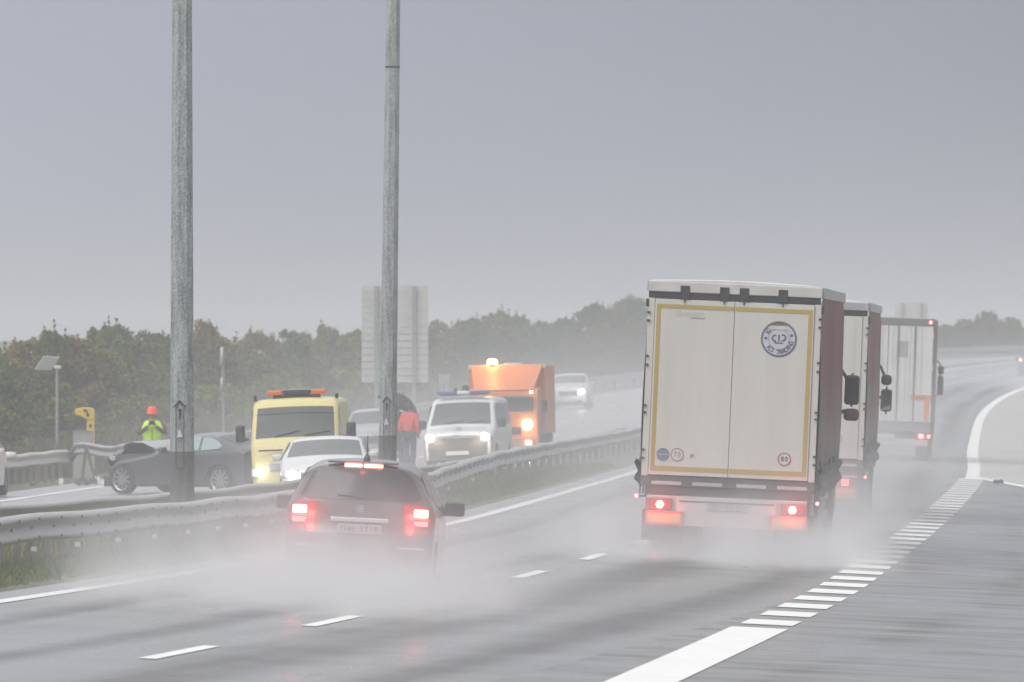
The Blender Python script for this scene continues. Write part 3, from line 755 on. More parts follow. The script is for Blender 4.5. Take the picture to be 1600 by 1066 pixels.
        for i in range(7): g.box(-.64+i*.031, -.618+i*.031, -.033, -.029, 3.452, 3.474, 1)
        g.build('faded_logo', [mat('faded_print', (.55, .55, .53), .6), m_dgrey], t)
    else:
        speed_sticker(t, .78, 1.50, .10, "80", fade=True)
    return t
artic('curtain_side_truck', 'white curtain-sided lorry nearest the camera with yellow tape frame and round seal', 3.12, 157, .054, .043, True)
artic('curtain_side_truck', 'second curtain-sided lorry, mostly hidden behind the lorry with yellow tape frame', 5.05, 194, .050, .04, False)

# --- box lorry further on, orange corner marking
def box_lorry(X, Y, head):
    loc, rot = place(Y, X, head, .035)
    t = thing('box_truck', 'white box lorry furthest ahead with orange corner marking on its rear doors', 'truck', loc, rot)
    m_w = mat('box_white', (.68, .67, .65), .4, dirt=.3, dcol=(.45, .43, .40)); m_g = mat('frame_grey', (.20, .19, .19), .5, dirt=.3)
    m_mar = mat('maroon_side', (.12, .045, .05), .5, dirt=.3)
    g = MB(); g.box(-1.25, 1.25, .05, 12.0, 1.05, 3.98); g.box(-.5, .5, .3, 12, .8, 1.05, 1); g.build('cargo_box', [m_mar, m_chas], t)
    g = MB(); g.box(-1.275, 1.275, -.05, .10, 3.80, 4.0); g.build('rear_header', m_g, t, bevel=.01)
    g = MB(); g.box(-1.24, 1.24, .10, 12.02, 3.98, 4.02); g.build('roof', m_w, t)
    for sd in (-1, 1):
        g = MB(); x0, x1 = sorted((sd*.01, sd*1.25)); g.box(x0, x1, -.03, .05, 1.10, 3.79); d = g.build('rear_door', m_w, t)
        for x in (.28, .75):
            k = MB(); k.tube([(sd*x, -.055, 1.0), (sd*x, -.055, 3.78)], .022, 8); k.build('lock_rod', m_g, d)
        k = MB()
        for x in (.15, .5, .62, .95): k.box(sd*x-.008, sd*x+.008, -.036, -.029, 1.12, 3.78)
        k.build('panel_joint', m_alu, d)
        k = MB(); k.box(sd*.4-.16, sd*.4+.16, -.034, -.029, 2.9, 3.35); k.build('door_decal', mat('decal_grey', (.38, .38, .40), .6), d)
        g = MB(); x0, x1 = sorted((sd*.68, sd*1.24)); g.box(x0, x1, -.040, -.031, 1.70, 1.86)
        x0, x1 = sorted((sd*1.05, sd*1.20)); g.box(x0, x1, -.040, -.031, 1.14, 1.70)
        x0, x1 = sorted((sd*.82, sd*1.10)); g.box(x0, x1, -.044, -.041, 1.75, 1.81, 1)
        g.build('corner_marking', [mat('orange_marking', (.72, .26, .08), .5), mat('marking_brown', (.30, .13, .07), .5)], t)
        for z0, z1 in ((3.45, 3.62), (2.55, 2.7), (1.45, 1.58)):
            g = MB(); g.box(sd*1.255-.012, sd*1.255+.012, .06, .9, z0, z1); g.build('side_band', m_w, t)
        for y in (1.8, 3.1, 4.4, 11): truck_wheel(t, sd*1.03, y, .5, .36)
        g = MB(); g.box(*sorted((sd*.85, sd*1.22)), .0, .05, .62, .80); L_ = g.build('tail_light', m_red, t)
        g = MB(); g.box(*sorted((sd*.93, sd*1.08)), -.03, .0, .64, .76); g.build('brake_light', e_small, L_, bevel=.01)
        g = MB(); g.lathe([(0, -.03), (.045, -.02), (.05, .02), (0, .02)], 10, Matrix.Translation((sd*1.22, .0, .70)) @ Matrix.Rotation(pi/2, 4, 'X')); g.build('marker_lamp', e_small, t)
        g = MB(); g.lathe([(0, -.03), (.04, -.02), (.045, .02), (0, .02)], 10, Matrix.Translation((sd*1.17, -.06, 3.90)) @ Matrix.Rotation(pi/2, 4, 'X')); g.build('top_marker_lamp', e_small, t)
        lamp('tail_lamp', (sd*1.02, -.15, .70), (1, .10, .08), 1.6, t, .05)
        g = MB(); g.cbox((sd*1.36, 13.9, 2.10), (.18, .14, .56)); g.build('mirror', m_dark, t, smooth=True, bevel=.05)
        g = MB(); g.cbox((sd*1.36, 13.9, 2.55), (.18, .14, .24)); g.build('wide_angle_mirror', m_dark, t, smooth=True, bevel=.05)
        g = MB(); g.tube([(sd*1.2, 14, 2.85), (sd*1.34, 13.9, 2.72), (sd*1.36, 13.9, 1.9), (sd*1.2, 14, 1.75)], .025, 6); g.build('mirror_arm', m_dark, t)
    g = MB(); g.box(-1.2, 1.2, .02, .16, .42, .60); g.box(-1.25, 1.25, .0, .14, .82, 1.08, 1); g.build('bumper', [m_bump, m_g], t, bevel=.01)
    g = MB(); g.box(-.26, .26, .0, .018, .62, .74); g.build('number_plate', m_plate, t)
    P = [(12.3, .9), (12.3, 3.3), (12.7, 3.7), (13.8, 3.4), (14.4, 2.0), (14.4, .5), (12.5, .6)]
    g = MB(); g.prism([(-1.22, y, z) for y, z in P], (2.44, 0, 0)); g.build('cab', m_mar, t, bevel=.06)
    return t
box_lorry(10.45, 300, .050)

# ------------------------------------------------------------------ vehicles on the opposite carriageway
def oncoming(X, Y, head, roll=-.035):          # faces the camera: local +y points back down the road towards us
    return (X, Y, gz(X, Y)), (0, -roll, pi-head)
def headlight(t, c, x, z, y_, m=None, r=.10, glow=True, rectm=None, pw=12, colr=(1, .95, .85), wdt=.30, hgt=.16, core=.075):
    g = MB(); g.cbox((x, y_-.03, z), (wdt, .10, hgt)); L_ = g.build('headlight', rectm or mat('clear_headlight', (.45, .46, .47), .15), t, smooth=False, bevel=.03)
    if glow:
        bulb('headlight_bulb', L_, (x, y_+.045, z), core, m or e_head, sy=1)
        lamp('headlight_lamp', (x, y_+.45, z), colr, pw, t, .05)
    return L_
# --- white saloon facing the camera
def saloon(name, label, X, Y, head, paint, lights=(1,), roll=-.035, H=1.42, group=None, suv=False, glowm=None, pw=10, cat='car'):
    loc, rot = oncoming(X, Y, head, roll); t = thing(name, label, cat, loc, rot, group)
    k = H/1.42
    if suv: P = [(2.20,.30),(2.24,.60),(2.18,.88),(2.02,1.0),(1.1,1.14),(.95,1.16),(.15,H-.06),(-.3,H),(-1.5,H-.02),(-1.95,H-.12),(-2.15,1.05),(-2.22,.8),(-2.22,.35)]
    else: P = [(2.25,.20),(2.30,.45),(2.25,.68),(2.05,.78),(1.15,.97),(.98,1.0),(.05,H-.05),(-.35,H),(-1.0,H-.03),(-1.75,1.06),(-1.95,1.02),(-2.2,.96),(-2.28,.7),(-2.25,.25)]
    bl = 1.06 if suv else .92
    c = Car(P, .90, bl, H, 4.56, wheels=(-1.38, 1.42), wr=.35 if suv else .32, tumble=.22, bow=.20, camber=.05, r=.10, a0=.80, plan=.10, kp=3)
    c.body('body', paint, t)
    a, b = ((.93, 1.18), (.18, H-.075)) if suv else ((.95, 1.02), (.10, H-.075))
    c.spatch('windscreen', c.near(*a), c.near(*b), -.88, .88, m_wind, t, .008, taper=-.02)
    for x in (-.38, .38):
        g = MB(); g.cbox((x, -.1, bl+.08), (.42, .12, .36)); g.build('front_seat', m_int, t, bevel=.05)
    for sd in (-1, 1):
        c.side('side_window', [(-.2,bl+.03),(.72,bl+.03),(.12,H-.13),(-.2,H-.10)], sd, m_glassd, t)
        c.side('side_window', [(-1.1,bl+.03),(-.26,bl+.03),(-.26,H-.10),(-1.0,H-.13)], sd, m_glassd, t)
        wheel(t, sd*.77, -1.38, .33, .215); wheel(t, sd*.77, 1.42, .33, .215)
        mirror_(t, (sd*.98, .62, bl+.07), (.19, .11, .13), sd, paint)
        zz = .80 if suv else .66
        p = c.strip(c.near(2.22, zz), sd*.76, .0)
        headlight(t, c, p.x, zz, p.y, glow=(sd in lights), m=glowm, pw=pw)
    p = c.strip(c.near(2.28, .55), 0, 0)
    g = MB(); z0 = .62 if suv else .48
    g.box(-.42, .42, p.y-.06, p.y+.012, z0, z0+.20)
    for i in range(4): g.box(-.40, .40, p.y+.01, p.y+.02, z0+.03+i*.045, z0+.04+i*.045, 1)
    g.build('grille', [m_dark, m_chrome], t, bevel=0)
    g = MB(); g.box(-.62, .62, p.y-.08, p.y+.0, .26, .40); g.build('lower_intake', m_dark, t, bevel=.02)
    g = MB(); g.box(-.26, .26, p.y+.0, p.y+.03, .36, .47); g.build('number_plate', m_plate, t)
    return t
m_cwhite = mat('car_white', (.66, .67, .68), .3, coat=.5, dirt=.2); m_cgrey = mat('car_blue_grey', (.30, .32, .36), .35, coat=.5, dirt=.3)
# local +x is on the picture's left for oncoming vehicles
saloon('white_saloon', 'white saloon car facing the camera in front of the yellow recovery van', px(513, 217), 217, .03, m_cwhite, lights=(1,), H=1.40)
saloon('grey_suv', 'blue-grey SUV behind the right lighting pole, beside the person with the umbrella', px(592, 300), 300, .05, m_cgrey, lights=(-1,), H=1.60, suv=True, pw=3)
saloon('distant_suv', 'pale SUV with one bright headlight just right of the orange truck', px(893, 480), 480, .06, m_cwhite, lights=(-1,), H=1.62, suv=True, pw=14)
saloon('passing_car', 'pale car at the left edge of the photo, only its front corner in view', px(-62, 235), 235, .06, mat('car_beige', (.60, .58, .54), .35, coat=.4, dirt=.3), lights=(-1,), H=1.42, pw=25)

# --- dark crashed coupe, bonnet crumpled, side-on
def coupe():
    Y, X = 238, px(304, 238); a = radians(54)
    t = thing('crashed_coupe', 'dark grey coupe standing across the lane with crumpled raised bonnet', 'car', (X, Y, gz(X, Y)-.01), (0, -.02, a))
    m_p = mat('coupe_paint', (.055, .06, .066), .32, coat=.7, dirt=.35, dcol=(.12, .125, .13))
    c = Car([(1.80,.28),(1.86,.50),(1.80,.66),(1.6,.80),(.80,.93),(.50,.98),(-.22,1.33),(-.62,1.385),(-1.1,1.37),(-1.85,1.13),(-2.05,1.07),(-2.2,1.02),(-2.26,.85),(-2.26,.45),(-2.18,.25)],
            .91, .93, 1.38, 4.45, wheels=(-1.38, 1.36), wr=.34, tumble=.24, bow=.20, camber=.05, r=.10, a0=.78, plan=.10, kp=3)
    c.body('body', m_p, t)
    c.spatch('windscreen', c.near(.46, 1.0), c.near(-.18, 1.32), -.88, .88, m_wind, t, .008)
    c.spatch('rear_window', c.near(-1.2, 1.345), c.near(-1.8, 1.14), -.85, .85, m_wind, t, .008)
    m_sw = glass('pale_side_glass', (.34, .42, .42), .92)
    for sd in (-1, 1):
        c.side('side_window', [(.25,.98),(-.80,.99),(-.80,1.30),(-.45,1.31),(-.15,1.24)], sd, m_sw, t)
        c.side('side_window', [(-.86,.99),(-1.32,1.03),(-1.42,1.09),(-1.3,1.19),(-1.1,1.27),(-.86,1.29)], sd, m_sw, t)
        g = MB(); g.tube([c.sidepoly([(y, z)], sd, .01)[0] for y, z in [(.30,.965),(-1.4,1.01)]], .008, 6); g.build('window_trim', m_blk, t)
        wheel(t, sd*.78, -1.38, .34, .22, .74, spokes=10)
        w1 = wheel(t, sd*.80, 1.36, .34, .22, .74, spokes=10)
        mirror_(t, (sd*1.0, .12, 1.0), (.2, .12, .14), sd, m_p)
    # crumpled bonnet: folded sheets rising towards the windscreen
    rnd = random.Random(5); P = []
    for i in range(13):
        y = .50+1.35*i/12; row = []
        for j in range(13):
            x = -.74+1.48*j/12
            z = 1.00+.15*sin(pi*min(1, i/10))-.26*max(0, i/12-.6)**1.2*2+rnd.uniform(-.008, .008)+.035*abs(sin(j*.9+i*.6))*sin(pi*i/12)
            row.append((x+rnd.uniform(-.015, .015), y+rnd.uniform(-.02, .02), z))
        P.append(row)
    g = MB(); g.grid(P); g.build('crumpled_bonnet', mat('bonnet_paint', (.36, .37, .38), .3, coat=.6, dirt=.3), t, solid=.012, smooth=True)
    g = MB()                                    # exposed engine bay and torn bumper
    g.box(-.66, .66, .6, 1.7, .55, .90); b_ = g.build('engine_bay', m_chas, t, bevel=.05)
    P = []
    for i in range(9):
        P.append([(-.85+1.7*j/10+rnd.uniform(-.03, .03), 1.72+.16*cos((j-5)*.25)+rnd.uniform(-.06, .06)-.05*i/8, .82-.55*i/8+rnd.uniform(-.03, .03)) for j in range(11)])
    g = MB(); g.grid(P); g.build('torn_bumper', m_p, t, solid=.012)
    for sd in (-1, 1):
        g = MB(); g.cbox((sd*.66, 1.72, .80), (.22, .16, .11)); g.build('broken_headlight', mat('clear_headlight', (.45, .46, .47), .15), t, bevel=.02)
    g = MB(); g.poly([(-.90, 1.55, .86), (-.86, 1.38, .92), (-.88, 1.28, 1.02), (-.92, 1.46, .95)]); g.build('reflector_shard', m_cwhite, t, solid=.01)
    g = MB(); g.box(-.66, .66, -2.27, -2.22, .80, .86); g.build('boot_trim', m_dark, t)
    return t
coupe()

# --- boxy vans facing the camera
def van(name, label, cat, X, Y, head, L, Wd, H, paint, bonnet_z, belt, wy, screen_m=None, roll=-.035, prof=None, tum=.13):
    loc, rot = oncoming(X, Y, head, roll); t = thing(name, label, cat, loc, rot)
    h = L/2
    P = prof or [(h-.05,.28),(h,.55),(h-.02,.85),(h-.12,bonnet_z-.06),(h-.30,bonnet_z),(h-.85,belt),(h-1.55,H-.12),(h-1.85,H-.02),(h-2.2,H),(-h+.3,H),(-h+.05,H-.08),(-h,H-.3),(-h,.6),(-h+.03,.3)]
    c = Car(P, Wd/2, belt-.1, H, L, wheels=wy, wr=.34, tumble=tum, bow=.14, camber=.05, r=.10, a0=.85, plan=.05, kp=5, sill=.28)
    c.body('body', paint, t)
    return t, c
# police-style white van, dark lower front, roof light bar
t, c = van('white_van', 'white van with both headlights lit and a roof light bar, beside the orange truck', 'van', px(733, 285), 285, .115, 4.9, 1.90, 1.94, m_cwhite, 1.04, 1.18, (-1.5, 1.5))
c.spatch('windscreen', c.near(1.62, 1.20), c.near(.93, 1.80), -.87, .87, m_wind, t, .01, taper=.03)
for sd in (-1, 1):
    c.side('side_window', [(.35,1.17),(1.35,1.17),(.92,1.72),(.35,1.74)], sd, m_glassd, t)
    c.side('side_window', [(-.9,1.17),(.22,1.17),(.22,1.74),(-.9,1.74)], sd, m_glassd, t)
    c.side('side_window', [(-2.2,1.17),(-1.05,1.17),(-1.05,1.74),(-2.2,1.74)], sd, m_glassd, t)
    wheel(t, sd*.80, 1.5, .34, .22); wheel(t, sd*.80, -1.5, .34, .22)
    mirror_(t, (sd*1.07, 1.15, 1.22), (.20, .14, .24), sd, m_dark)
    p = c.strip(c.near(2.43, .86), sd*.80, 0)
    headlight(t, c, p.x, .86, p.y, m=e_warm, pw=18, colr=(1, .88, .68), wdt=.32, hgt=.2, core=.10)
for f0, f1 in ((-.1, .42), (-.75, -.2)):
    g = MB(); g.tube([c.strip(c.near(1.62, 1.20)+.002, f1, .025), c.strip(c.near(1.5, 1.30), f0, .025)], .012, 6); g.build('wiper', m_blk, t)
p = c.strip(c.near(2.44, .6), 0, 0); m_low = mat('grubby_bumper', (.10, .09, .08), .5, dirt=.3)
c.spatch('bumper', c.near(2.42, .30), c.near(2.43, .93), -.985, .985, m_low, t, .012)
g = MB(); g.box(-.55, .55, p.y+.0, p.y+.03, .84, .90); g.build('grille', m_chrome, t)
g = MB(); g.box(-.30, .30, p.y+.01, p.y+.04, .40, .50); g.build('number_plate', m_plate, t)
g = MB(); ring(g, 0, .87, .05, .07, 0); gg = g.build('badge', m_chrome, t); gg.location = (0, p.y+.05, 0); gg.rotation_euler = (0, 0, 0)
g = MB(); q = c.strip(c.near(2.0, 1.08), 0, .012)
g.poly([(.12, q.y, q.z+.05), (.05, q.y+.10, q.z+.0), (0, q.y+.16, q.z-.03), (-.05, q.y+.10, q.z+.0), (-.12, q.y, q.z+.05), (0, q.y-.03, q.z+.06)]); g.build('bonnet_crest', mat('crest_grey', (.30, .30, .34), .5), t)
g = MB(); g.box(-.62, .62, .45, .75, 1.975, 2.0); g.build('light_bar_foot', m_dark, t)
for x0, x1, mm, nm in ((.18, .70, mat('light_bar_blue', (.13, .16, .34), .25), 'light_bar_lens'), (-.18, .17, m_cwhite, 'light_bar_centre'), (-.70, -.19, mat('light_bar_blue', (.13, .16, .34), .25), 'light_bar_lens')):
    g = MB(); g.box(x0, x1, .42, .78, 2.0, 2.09); g.build(nm, mm, t, bevel=.02)
g = MB(); g.lathe([(.10, 2.09), (.10, 2.2), (.06, 2.24), (0, 2.24)], 14, Matrix.Translation((-.05, .6, 0))); g.lathe([(.05, 2.09), (.05, 2.17), (0, 2.18)], 10, Matrix.Translation((.22, .6, 0))); g.build('siren', m_chas, t, smooth=True)

# yellow recovery van
m_yel = mat('recovery_yellow', (.68, .60, .27), .4, dirt=.3, dcol=(.5, .45, .25))
H = 2.16; h = 2.6
t, c = van('yellow_recovery_van', 'pale yellow recovery van with amber roof light bar facing the camera', 'van', px(474, 227), 227, .04, 5.2, 1.90, H, m_yel, 1.20, 1.26, (-1.6, 1.7),
           prof=[(h-.05,.28),(h,.55),(h-.02,.95),(h-.10,1.18),(h-.22,1.26),(h-.42,1.36),(h-.95,2.02),(h-1.1,2.12),(h-1.5,H),(-h+.3,H),(-h+.05,H-.1),(-h,H-.3),(-h,.6),(-h+.03,.3)], tum=.05)
c.spatch('windscreen', c.near(2.24, 1.30), c.near(1.72, 1.98), -.90, .90, m_wind, t, .012, taper=.02)
for sd in (-1, 1):
    c.side('side_window', [(.9,1.30),(1.95,1.30),(1.55,1.92),(.9,1.94)], sd, m_glassd, t)
    wheel(t, sd*.85, 1.7, .36, .24); wheel(t, sd*.85, -1.6, .36, .24)
    g = MB(); g.cbox((sd*1.17, 1.85, 1.42), (.20, .14, .36)); g.build('mirror', m_dark, t, smooth=True, bevel=.04)
    g = MB(); g.tube([(sd*1.0, 1.8, 1.3), (sd*1.15, 1.85, 1.3)], .03, 8); g.build('mirror_arm', m_dark, t)
    p = c.strip(c.near(2.6, .62), sd*.84, 0)
    headlight(t, c, p.x, .60, p.y, glow=(sd == 1), m=e_head, pw=5, colr=(.95, .98, 1), wdt=.34, hgt=.20, core=.085)
    g = MB(); g.lathe([(.035, 2.10), (.035, 2.20), (0, 2.22)], 10, Matrix.Translation((sd*.86, 1.35, 0))); g.build('marker_light', m_dark, t)
for f0, f1 in ((-.1, .45), (-.8, -.22)):
    g = MB(); g.tube([c.strip(c.near(2.24, 1.30)+.002, f1, .028), c.strip(c.near(2.12, 1.42), f0, .028)], .012, 6); g.build('wiper', m_blk, t)
g = MB(); g.tube([c.strip(c.near(1.9, 1.9), f, .016) for f in (-.9, -.6, -.3, 0, .3, .6, .9)], .01, 6); g.build('windscreen_seal', m_blk, t)
p = c.strip(c.near(2.6, .8), 0, 0)
g = MB(); g.box(.25, .75, p.y+.0, p.y+.02, 1.04, 1.075); g.build('bonnet_slot', m_dark, t)
g = MB(); g.box(-.55, .55, p.y-.02, p.y+.02, .62, .80); g.build('grille', m_alu, t, bevel=.02)
g = MB(); g.box(-.26, .26, p.y+.01, p.y+.04, .42, .53); g.build('number_plate', m_plate, t)
for x0, x1, nm, mm in ((.30, .62, 'amber_lens', mat('amber_plastic', (.75, .16, .04), .25)), (-.62, -.30, 'amber_lens', mat('amber_plastic', (.75, .16, .04), .25)), (-.29, .29, 'light_bar_centre', m_dark)):
    g = MB(); g.box(x0, x1, .85, 1.15, 2.205, 2.31); g.build(nm, mm, t, bevel=.03)
g = MB(); g.box(-.3, .3, .84, 1.16, 2.312, 2.325); g.build('light_bar_top', m_cwhite, t)
g = MB(); g.box(-.5, .5, .9, 1.1, 2.13, 2.205); g.build('light_bar_foot', m_dark, t)
for x, mm, nm in ((.70, mat('dash_red', (.55, .10, .08), .6), 'dashboard_object'), (.0, mat('dash_red', (.55, .10, .08), .6), 'dashboard_object'), (-.45, m_cwhite, 'dashboard_paper')):
    g = MB(); g.cbox((x, 2.02, 1.40), (.26 if x else .16, .1, .10)); g.build(nm, mm, t, bevel=.02)

# orange maintenance truck with beacon
m_or = mat('truck_orange', (.62, .21, .08), .45, dirt=.3, dcol=(.55, .22, .10))
X, Y = px(799, 310), 310
loc, rot = oncoming(X, Y, .075, -.02); t = thing('orange_truck', 'orange maintenance truck with glowing amber beacon on its roof', 'truck', loc, rot)
g = MB(); P = [(2.6, .45), (2.62, 1.35), (2.45, 1.95), (2.30, 2.06), (1.0, 2.12), (1.0, .45)]
g.prism([(-1.0, y, z) for y, z in P], (2.0, 0, 0)); g.build('cab', m_or, t, bevel=.05)
g = MB()       # slanted wind deflector, trapezoid front
g.add([(-.86, 2.42, 2.02), (.86, 2.42, 2.02), (1.04, 1.05, 2.74), (-1.04, 1.05, 2.74), (-.86, 1.0, 2.02), (.86, 1.0, 2.02), (1.04, .9, 2.74), (-1.04, .9, 2.74)], [(0,1,2,3),(1,5,6,2),(4,0,3,7),(3,2,6,7),(5,4,7,6),(0,4,5,1)])
g.build('wind_deflector', m_or, t, bevel=.02)
g = MB(); g.box(-1.10, 1.10, -2.9, .98, .75, 2.72); g.build('cargo_box', mat('box_orange', (.74, .27, .12), .5, dirt=.3, dcol=(.6, .32, .2)), t, bevel=.02)
g = MB(); g.box(-1.12, 1.12, .96, 1.02, 2.64, 2.76); g.build('box_rim', m_cwhite, t)
g = MB(); g.box(-.42, .1, .3, .8, 2.72, 2.80); g.build('roof_hatch', m_alu, t, bevel=.02)
g = MB(); g.box(-.85, .85, 2.44, 2.60, 1.30, 1.86, 0, Matrix.Translation((0, 2.5, 1.55)) @ Matrix.Rotation(-.25, 4, 'X') @ Matrix.Translation((0, -2.46, -1.55))); g.build('windscreen', m_wind, t, bevel=.02)
g = MB(); g.box(-.86, .86, 2.60, 2.66, .40, .62); g.build('bumper', mat('bumper_red_grey', (.30, .14, .10), .5, dirt=.4), t, bevel=.02)
g = MB(); g.box(-.5, .5, 2.61, 2.64, .75, .95); g.build('grille', m_dark, t)
for sd in (-1, 1):
    truck_wheel(t, sd*.88, 1.75, .42, .28); truck_wheel(t, sd*.88, -1.7, .42, .4)
    g = MB(); g.cbox((sd*1.16, 2.3, 1.55), (.16, .12, .34)); g.build('mirror', m_dark, t, smooth=True, bevel=.04)
    headlight(t, None, sd*.68, 1.02, 2.62, glow=(sd == -1), m=e_warm, pw=6, colr=(1, .9, .75), wdt=.3, hgt=.2, core=.14)
    g = MB(); g.cbox((sd*.70, 2.67, .50), (.16, .04, .10)); g.build('indicator', e_amber if sd < 0 else mat('amber_plastic', (.75, .16, .04), .25), t, bevel=.02)
    g = MB(); g.cbox((sd*.80, 2.56, 1.96), (.08, .06, .07)); g.build('marker_light', emitm('marker_warm', (1, .85, .6), 6) if sd < 0 else m_dark, t, bevel=.02)
g = MB(); g.lathe([(.10, 2.74), (.12, 2.78), (.12, 2.80), (0, 2.80)], 16, Matrix.Translation((.42, 1.0, -.03))); bs = g.build('beacon_base', m_dark, t)
g = MB(); g.lathe([(.14, 2.775), (.15, 2.83), (.13, 2.90), (.06, 2.93), (0, 2.93)], 16, Matrix.Translation((.42, 1.0, -.0))); g.build('beacon', e_amber, bs, smooth=True)
lamp('beacon_lamp', (.42, 1.35, 3.25), (1, .42, .10), 32, t, .1)
lamp('indicator_lamp', (-.70, 2.8, .5), (1, .55, .2), 5, t, .04)

# --- blue car far ahead at the right edge
hatchback('distant_car', 'small blue car far up the road at the right edge of the photo', px(1612, 640), 640, .09, mat('blue_paint', (.035, .12, .21), .35, coat=.5, dirt=.3), detail=False, lit=False)

# ------------------------------------------------------------------ crash barriers
def beam(path, name, m, parent, face=1, h=.31, depth=.083, bolts=None):
    """W-profile rail along path [(x, y, ztop)], corrugation bulging towards +face side"""
    prof = [(0, 0), (.3, -.03), (.95, -.10), (1, -.17), (.95, -.24), (.25, -.42), (.15, -.5), (.25, -.58), (.95, -.76), (1, -.83), (.95, -.90), (.3, -.97), (0, -1)]
    P = []; pts = [Vector(p) for p in path]
    for i, p in enumerate(pts):
        d = (pts[min(i+1, len(pts)-1)]-pts[max(i-1, 0)]); d.z = 0; d.normalize(); n = Vector((d.y, -d.x, 0))*face
        P.append([p + n*(a*depth) + Vector((0, 0, z*h)) for a, z in prof])
    g = MB(); g.grid(P)
    if bolts:
        for i in range(0, len(pts)-1, bolts):
            p = pts[i]; d = (pts[i+1]-pts[i]); d.z = 0; d.normalize(); n = Vector((d.y, -d.x, 0))*face
            for z in (-.17, -.5, -.83):
                q = p + n*(depth*(1.02 if z != -.5 else .2)) + Vector((0, 0, z*h)); g.box(q.x-.02, q.x+.02, q.y-.03, q.y+.03, q.z-.014, q.z+.014, 1)
    return g.build(name, [m, m_post], parent, smooth=True, solid=.006)
RZ = [(100,.95),(130,.91),(146,.86),(160,.81),(180,.78),(197,.72),(207,.79),(220,.86),(240,.87),(254,.86),(300,.82),(340,.88),(400,1.1),(520,1.7)]
RZ2 = [(100,.92),(142,.86),(163,.76),(193,.64),(223,.50),(333,.50),(360,.6)]
def rail1z(Y): return interp(RZ, Y)
lrail = thing('guard_rail', 'nearest galvanised crash barrier along the grassy median, on the closer side of the poles', 'crash barrier', (edge(150)-1.9, 150, gz(edge(150)-1.9, 150)))
lrail_inv = -Vector(lrail.location)
def off(o, root):
    o.location = -Vector(root.location); return o
Ys = [108+.9*i for i in range(270)]
off(beam([(edge(Y)-1.9+.02*sin(Y*.9), Y, rail1z(Y)+.012*sin(Y*.63)) for Y in Ys], 'rail_beam', m_rail, lrail, 1, .34, .12, 2), lrail)
Y = 112; k = 0
while Y < 345:
    X = edge(Y)-1.97; zt = rail1z(Y)-.03; zb = gz(X, Y)-.3
    g = MB(); g.box(-.055, .055, -.03, .03, zb, zt); g.box(-.055, -.04, -.06, .03, zb, zt); o = g.build('post', m_post, lrail); o.location = (X-lrail.location.x, Y-lrail.location.y, -lrail.location.z)
    if 128 < Y < 215 and k % 3 == 0:
        g = MB(); g.box(.0, .07, -.034, -.031, zt-.43, zt-.37); r_ = g.build('reflector', m_cwhite, o)
    Y += 1.33 if Y < 205 else 4.0; k += 1
brail = thing('guard_rail', 'rear crash barrier of the median, bordering the opposite carriageway behind the poles', 'crash barrier', (edge(150)-4.0, 150, gz(edge(150)-4.0, 150)))
off(beam([(edge(Y)-3.9+.02*sin(Y*.8), Y, interp(RZ2, Y)+.012*sin(Y*.5)) for Y in Ys], 'rail_beam', m_rail, brail, 1, .31, .083), brail)
Y = 112
while Y < 345:
    X = edge(Y)-3.98; zb = gz(X, Y)-.3
    g = MB(); g.box(-.05, .05, -.03, .03, zb, interp(RZ2, Y)-.03); o = g.build('post', m_post, brail); o.location = (X-brail.location.x, Y-brail.location.y, -brail.location.z)
    Y += 2.7
# outer barrier of the opposite carriageway: intact, then torn open where the coupe hit it
frail = thing('guard_rail', 'pale outer crash barrier at the far left, ending in a blunt white cap', 'crash barrier', (edge(256)-15, 256, gz(edge(256)-15, 256)))
pth = [(edge(Y)-15, Y, gz(edge(Y)-15, Y)+.76+.01*sin(Y)) for Y in [246+i*1.0 for i in range(24)]]
off(beam(pth, 'rail_beam', mat('rail_bright', (.62, .60, .56), .4, .2, dirt=.25), frail, 1, .33, .09), frail)
x0, y0_, z0_ = pth[6]
g = MB(); g.cbox((0, 0, 0), (.30, .40, .17)); o = g.build('end_cap', m_cwhite, frail, smooth=True, bevel=.06); o.location = Vector((x0+.18, y0_, z0_+.0))-Vector(frail.location)
for Yp in range(248, 270, 2):
    X = edge(Yp)-15.06; g = MB(); g.box(-.04, .04, -.03, .03, gz(X, Yp)-.3, gz(X, Yp)+.7); o = g.build('post', m_post, frail); o.location = (X-frail.location.x, Yp-frail.location.y, -frail.location.z)
bent = thing('bent_guard_rail', 'torn and bent piece of crash barrier between the emergency phone and crashed coupe', 'crash barrier', (px(150, 266), 266, gz(px(150, 266), 266)))
def P3(x, y, D): return (px(x, D), D, CAMZ-(y-556.0)*D/F)
bp = [P3(114, 704, 269), P3(121, 692, 268.5), P3(134, 691, 268), P3(150, 694, 266.5), P3(166, 697, 265), P3(180, 697, 263), P3(194, 694, 262), P3(205, 697, 261)]
bpp = []
for a, b in zip(bp, bp[1:]):
    for k in range(4): bpp.append(tuple(a[i]+(b[i]-a[i])*k/4 for i in range(3)))
off(beam(bpp, 'rail_beam', mat('rail_bent', (.34, .34, .34), .4, .3, dirt=.4), bent, 1, .30, .09), bent)
for (x, y, D, ln) in ((128, 735, 267, .1), (150, 735, 266, -.25), (172, 735, 264, .3)):
    q = Vector(P3(x, y, D))-Vector(bent.location); g = MB(); g.tube([q+Vector((0, 0, -.3)), q+Vector((ln, 0, .6))], .04, 6); g.build('bent_post', m_post, bent)
outr = thing('guard_rail', 'outer crash barrier curving away beyond the big blank sign and the orange truck', 'crash barrier', (edge(430)-15, 430, gz(edge(430)-15, 430)))
off(beam([(edge(Y)-15, Y, gz(edge(Y)-15, Y)+.76) for Y in range(285, 860, 5)], 'rail_beam', m_rail, outr, 1, .33, .09), outr)
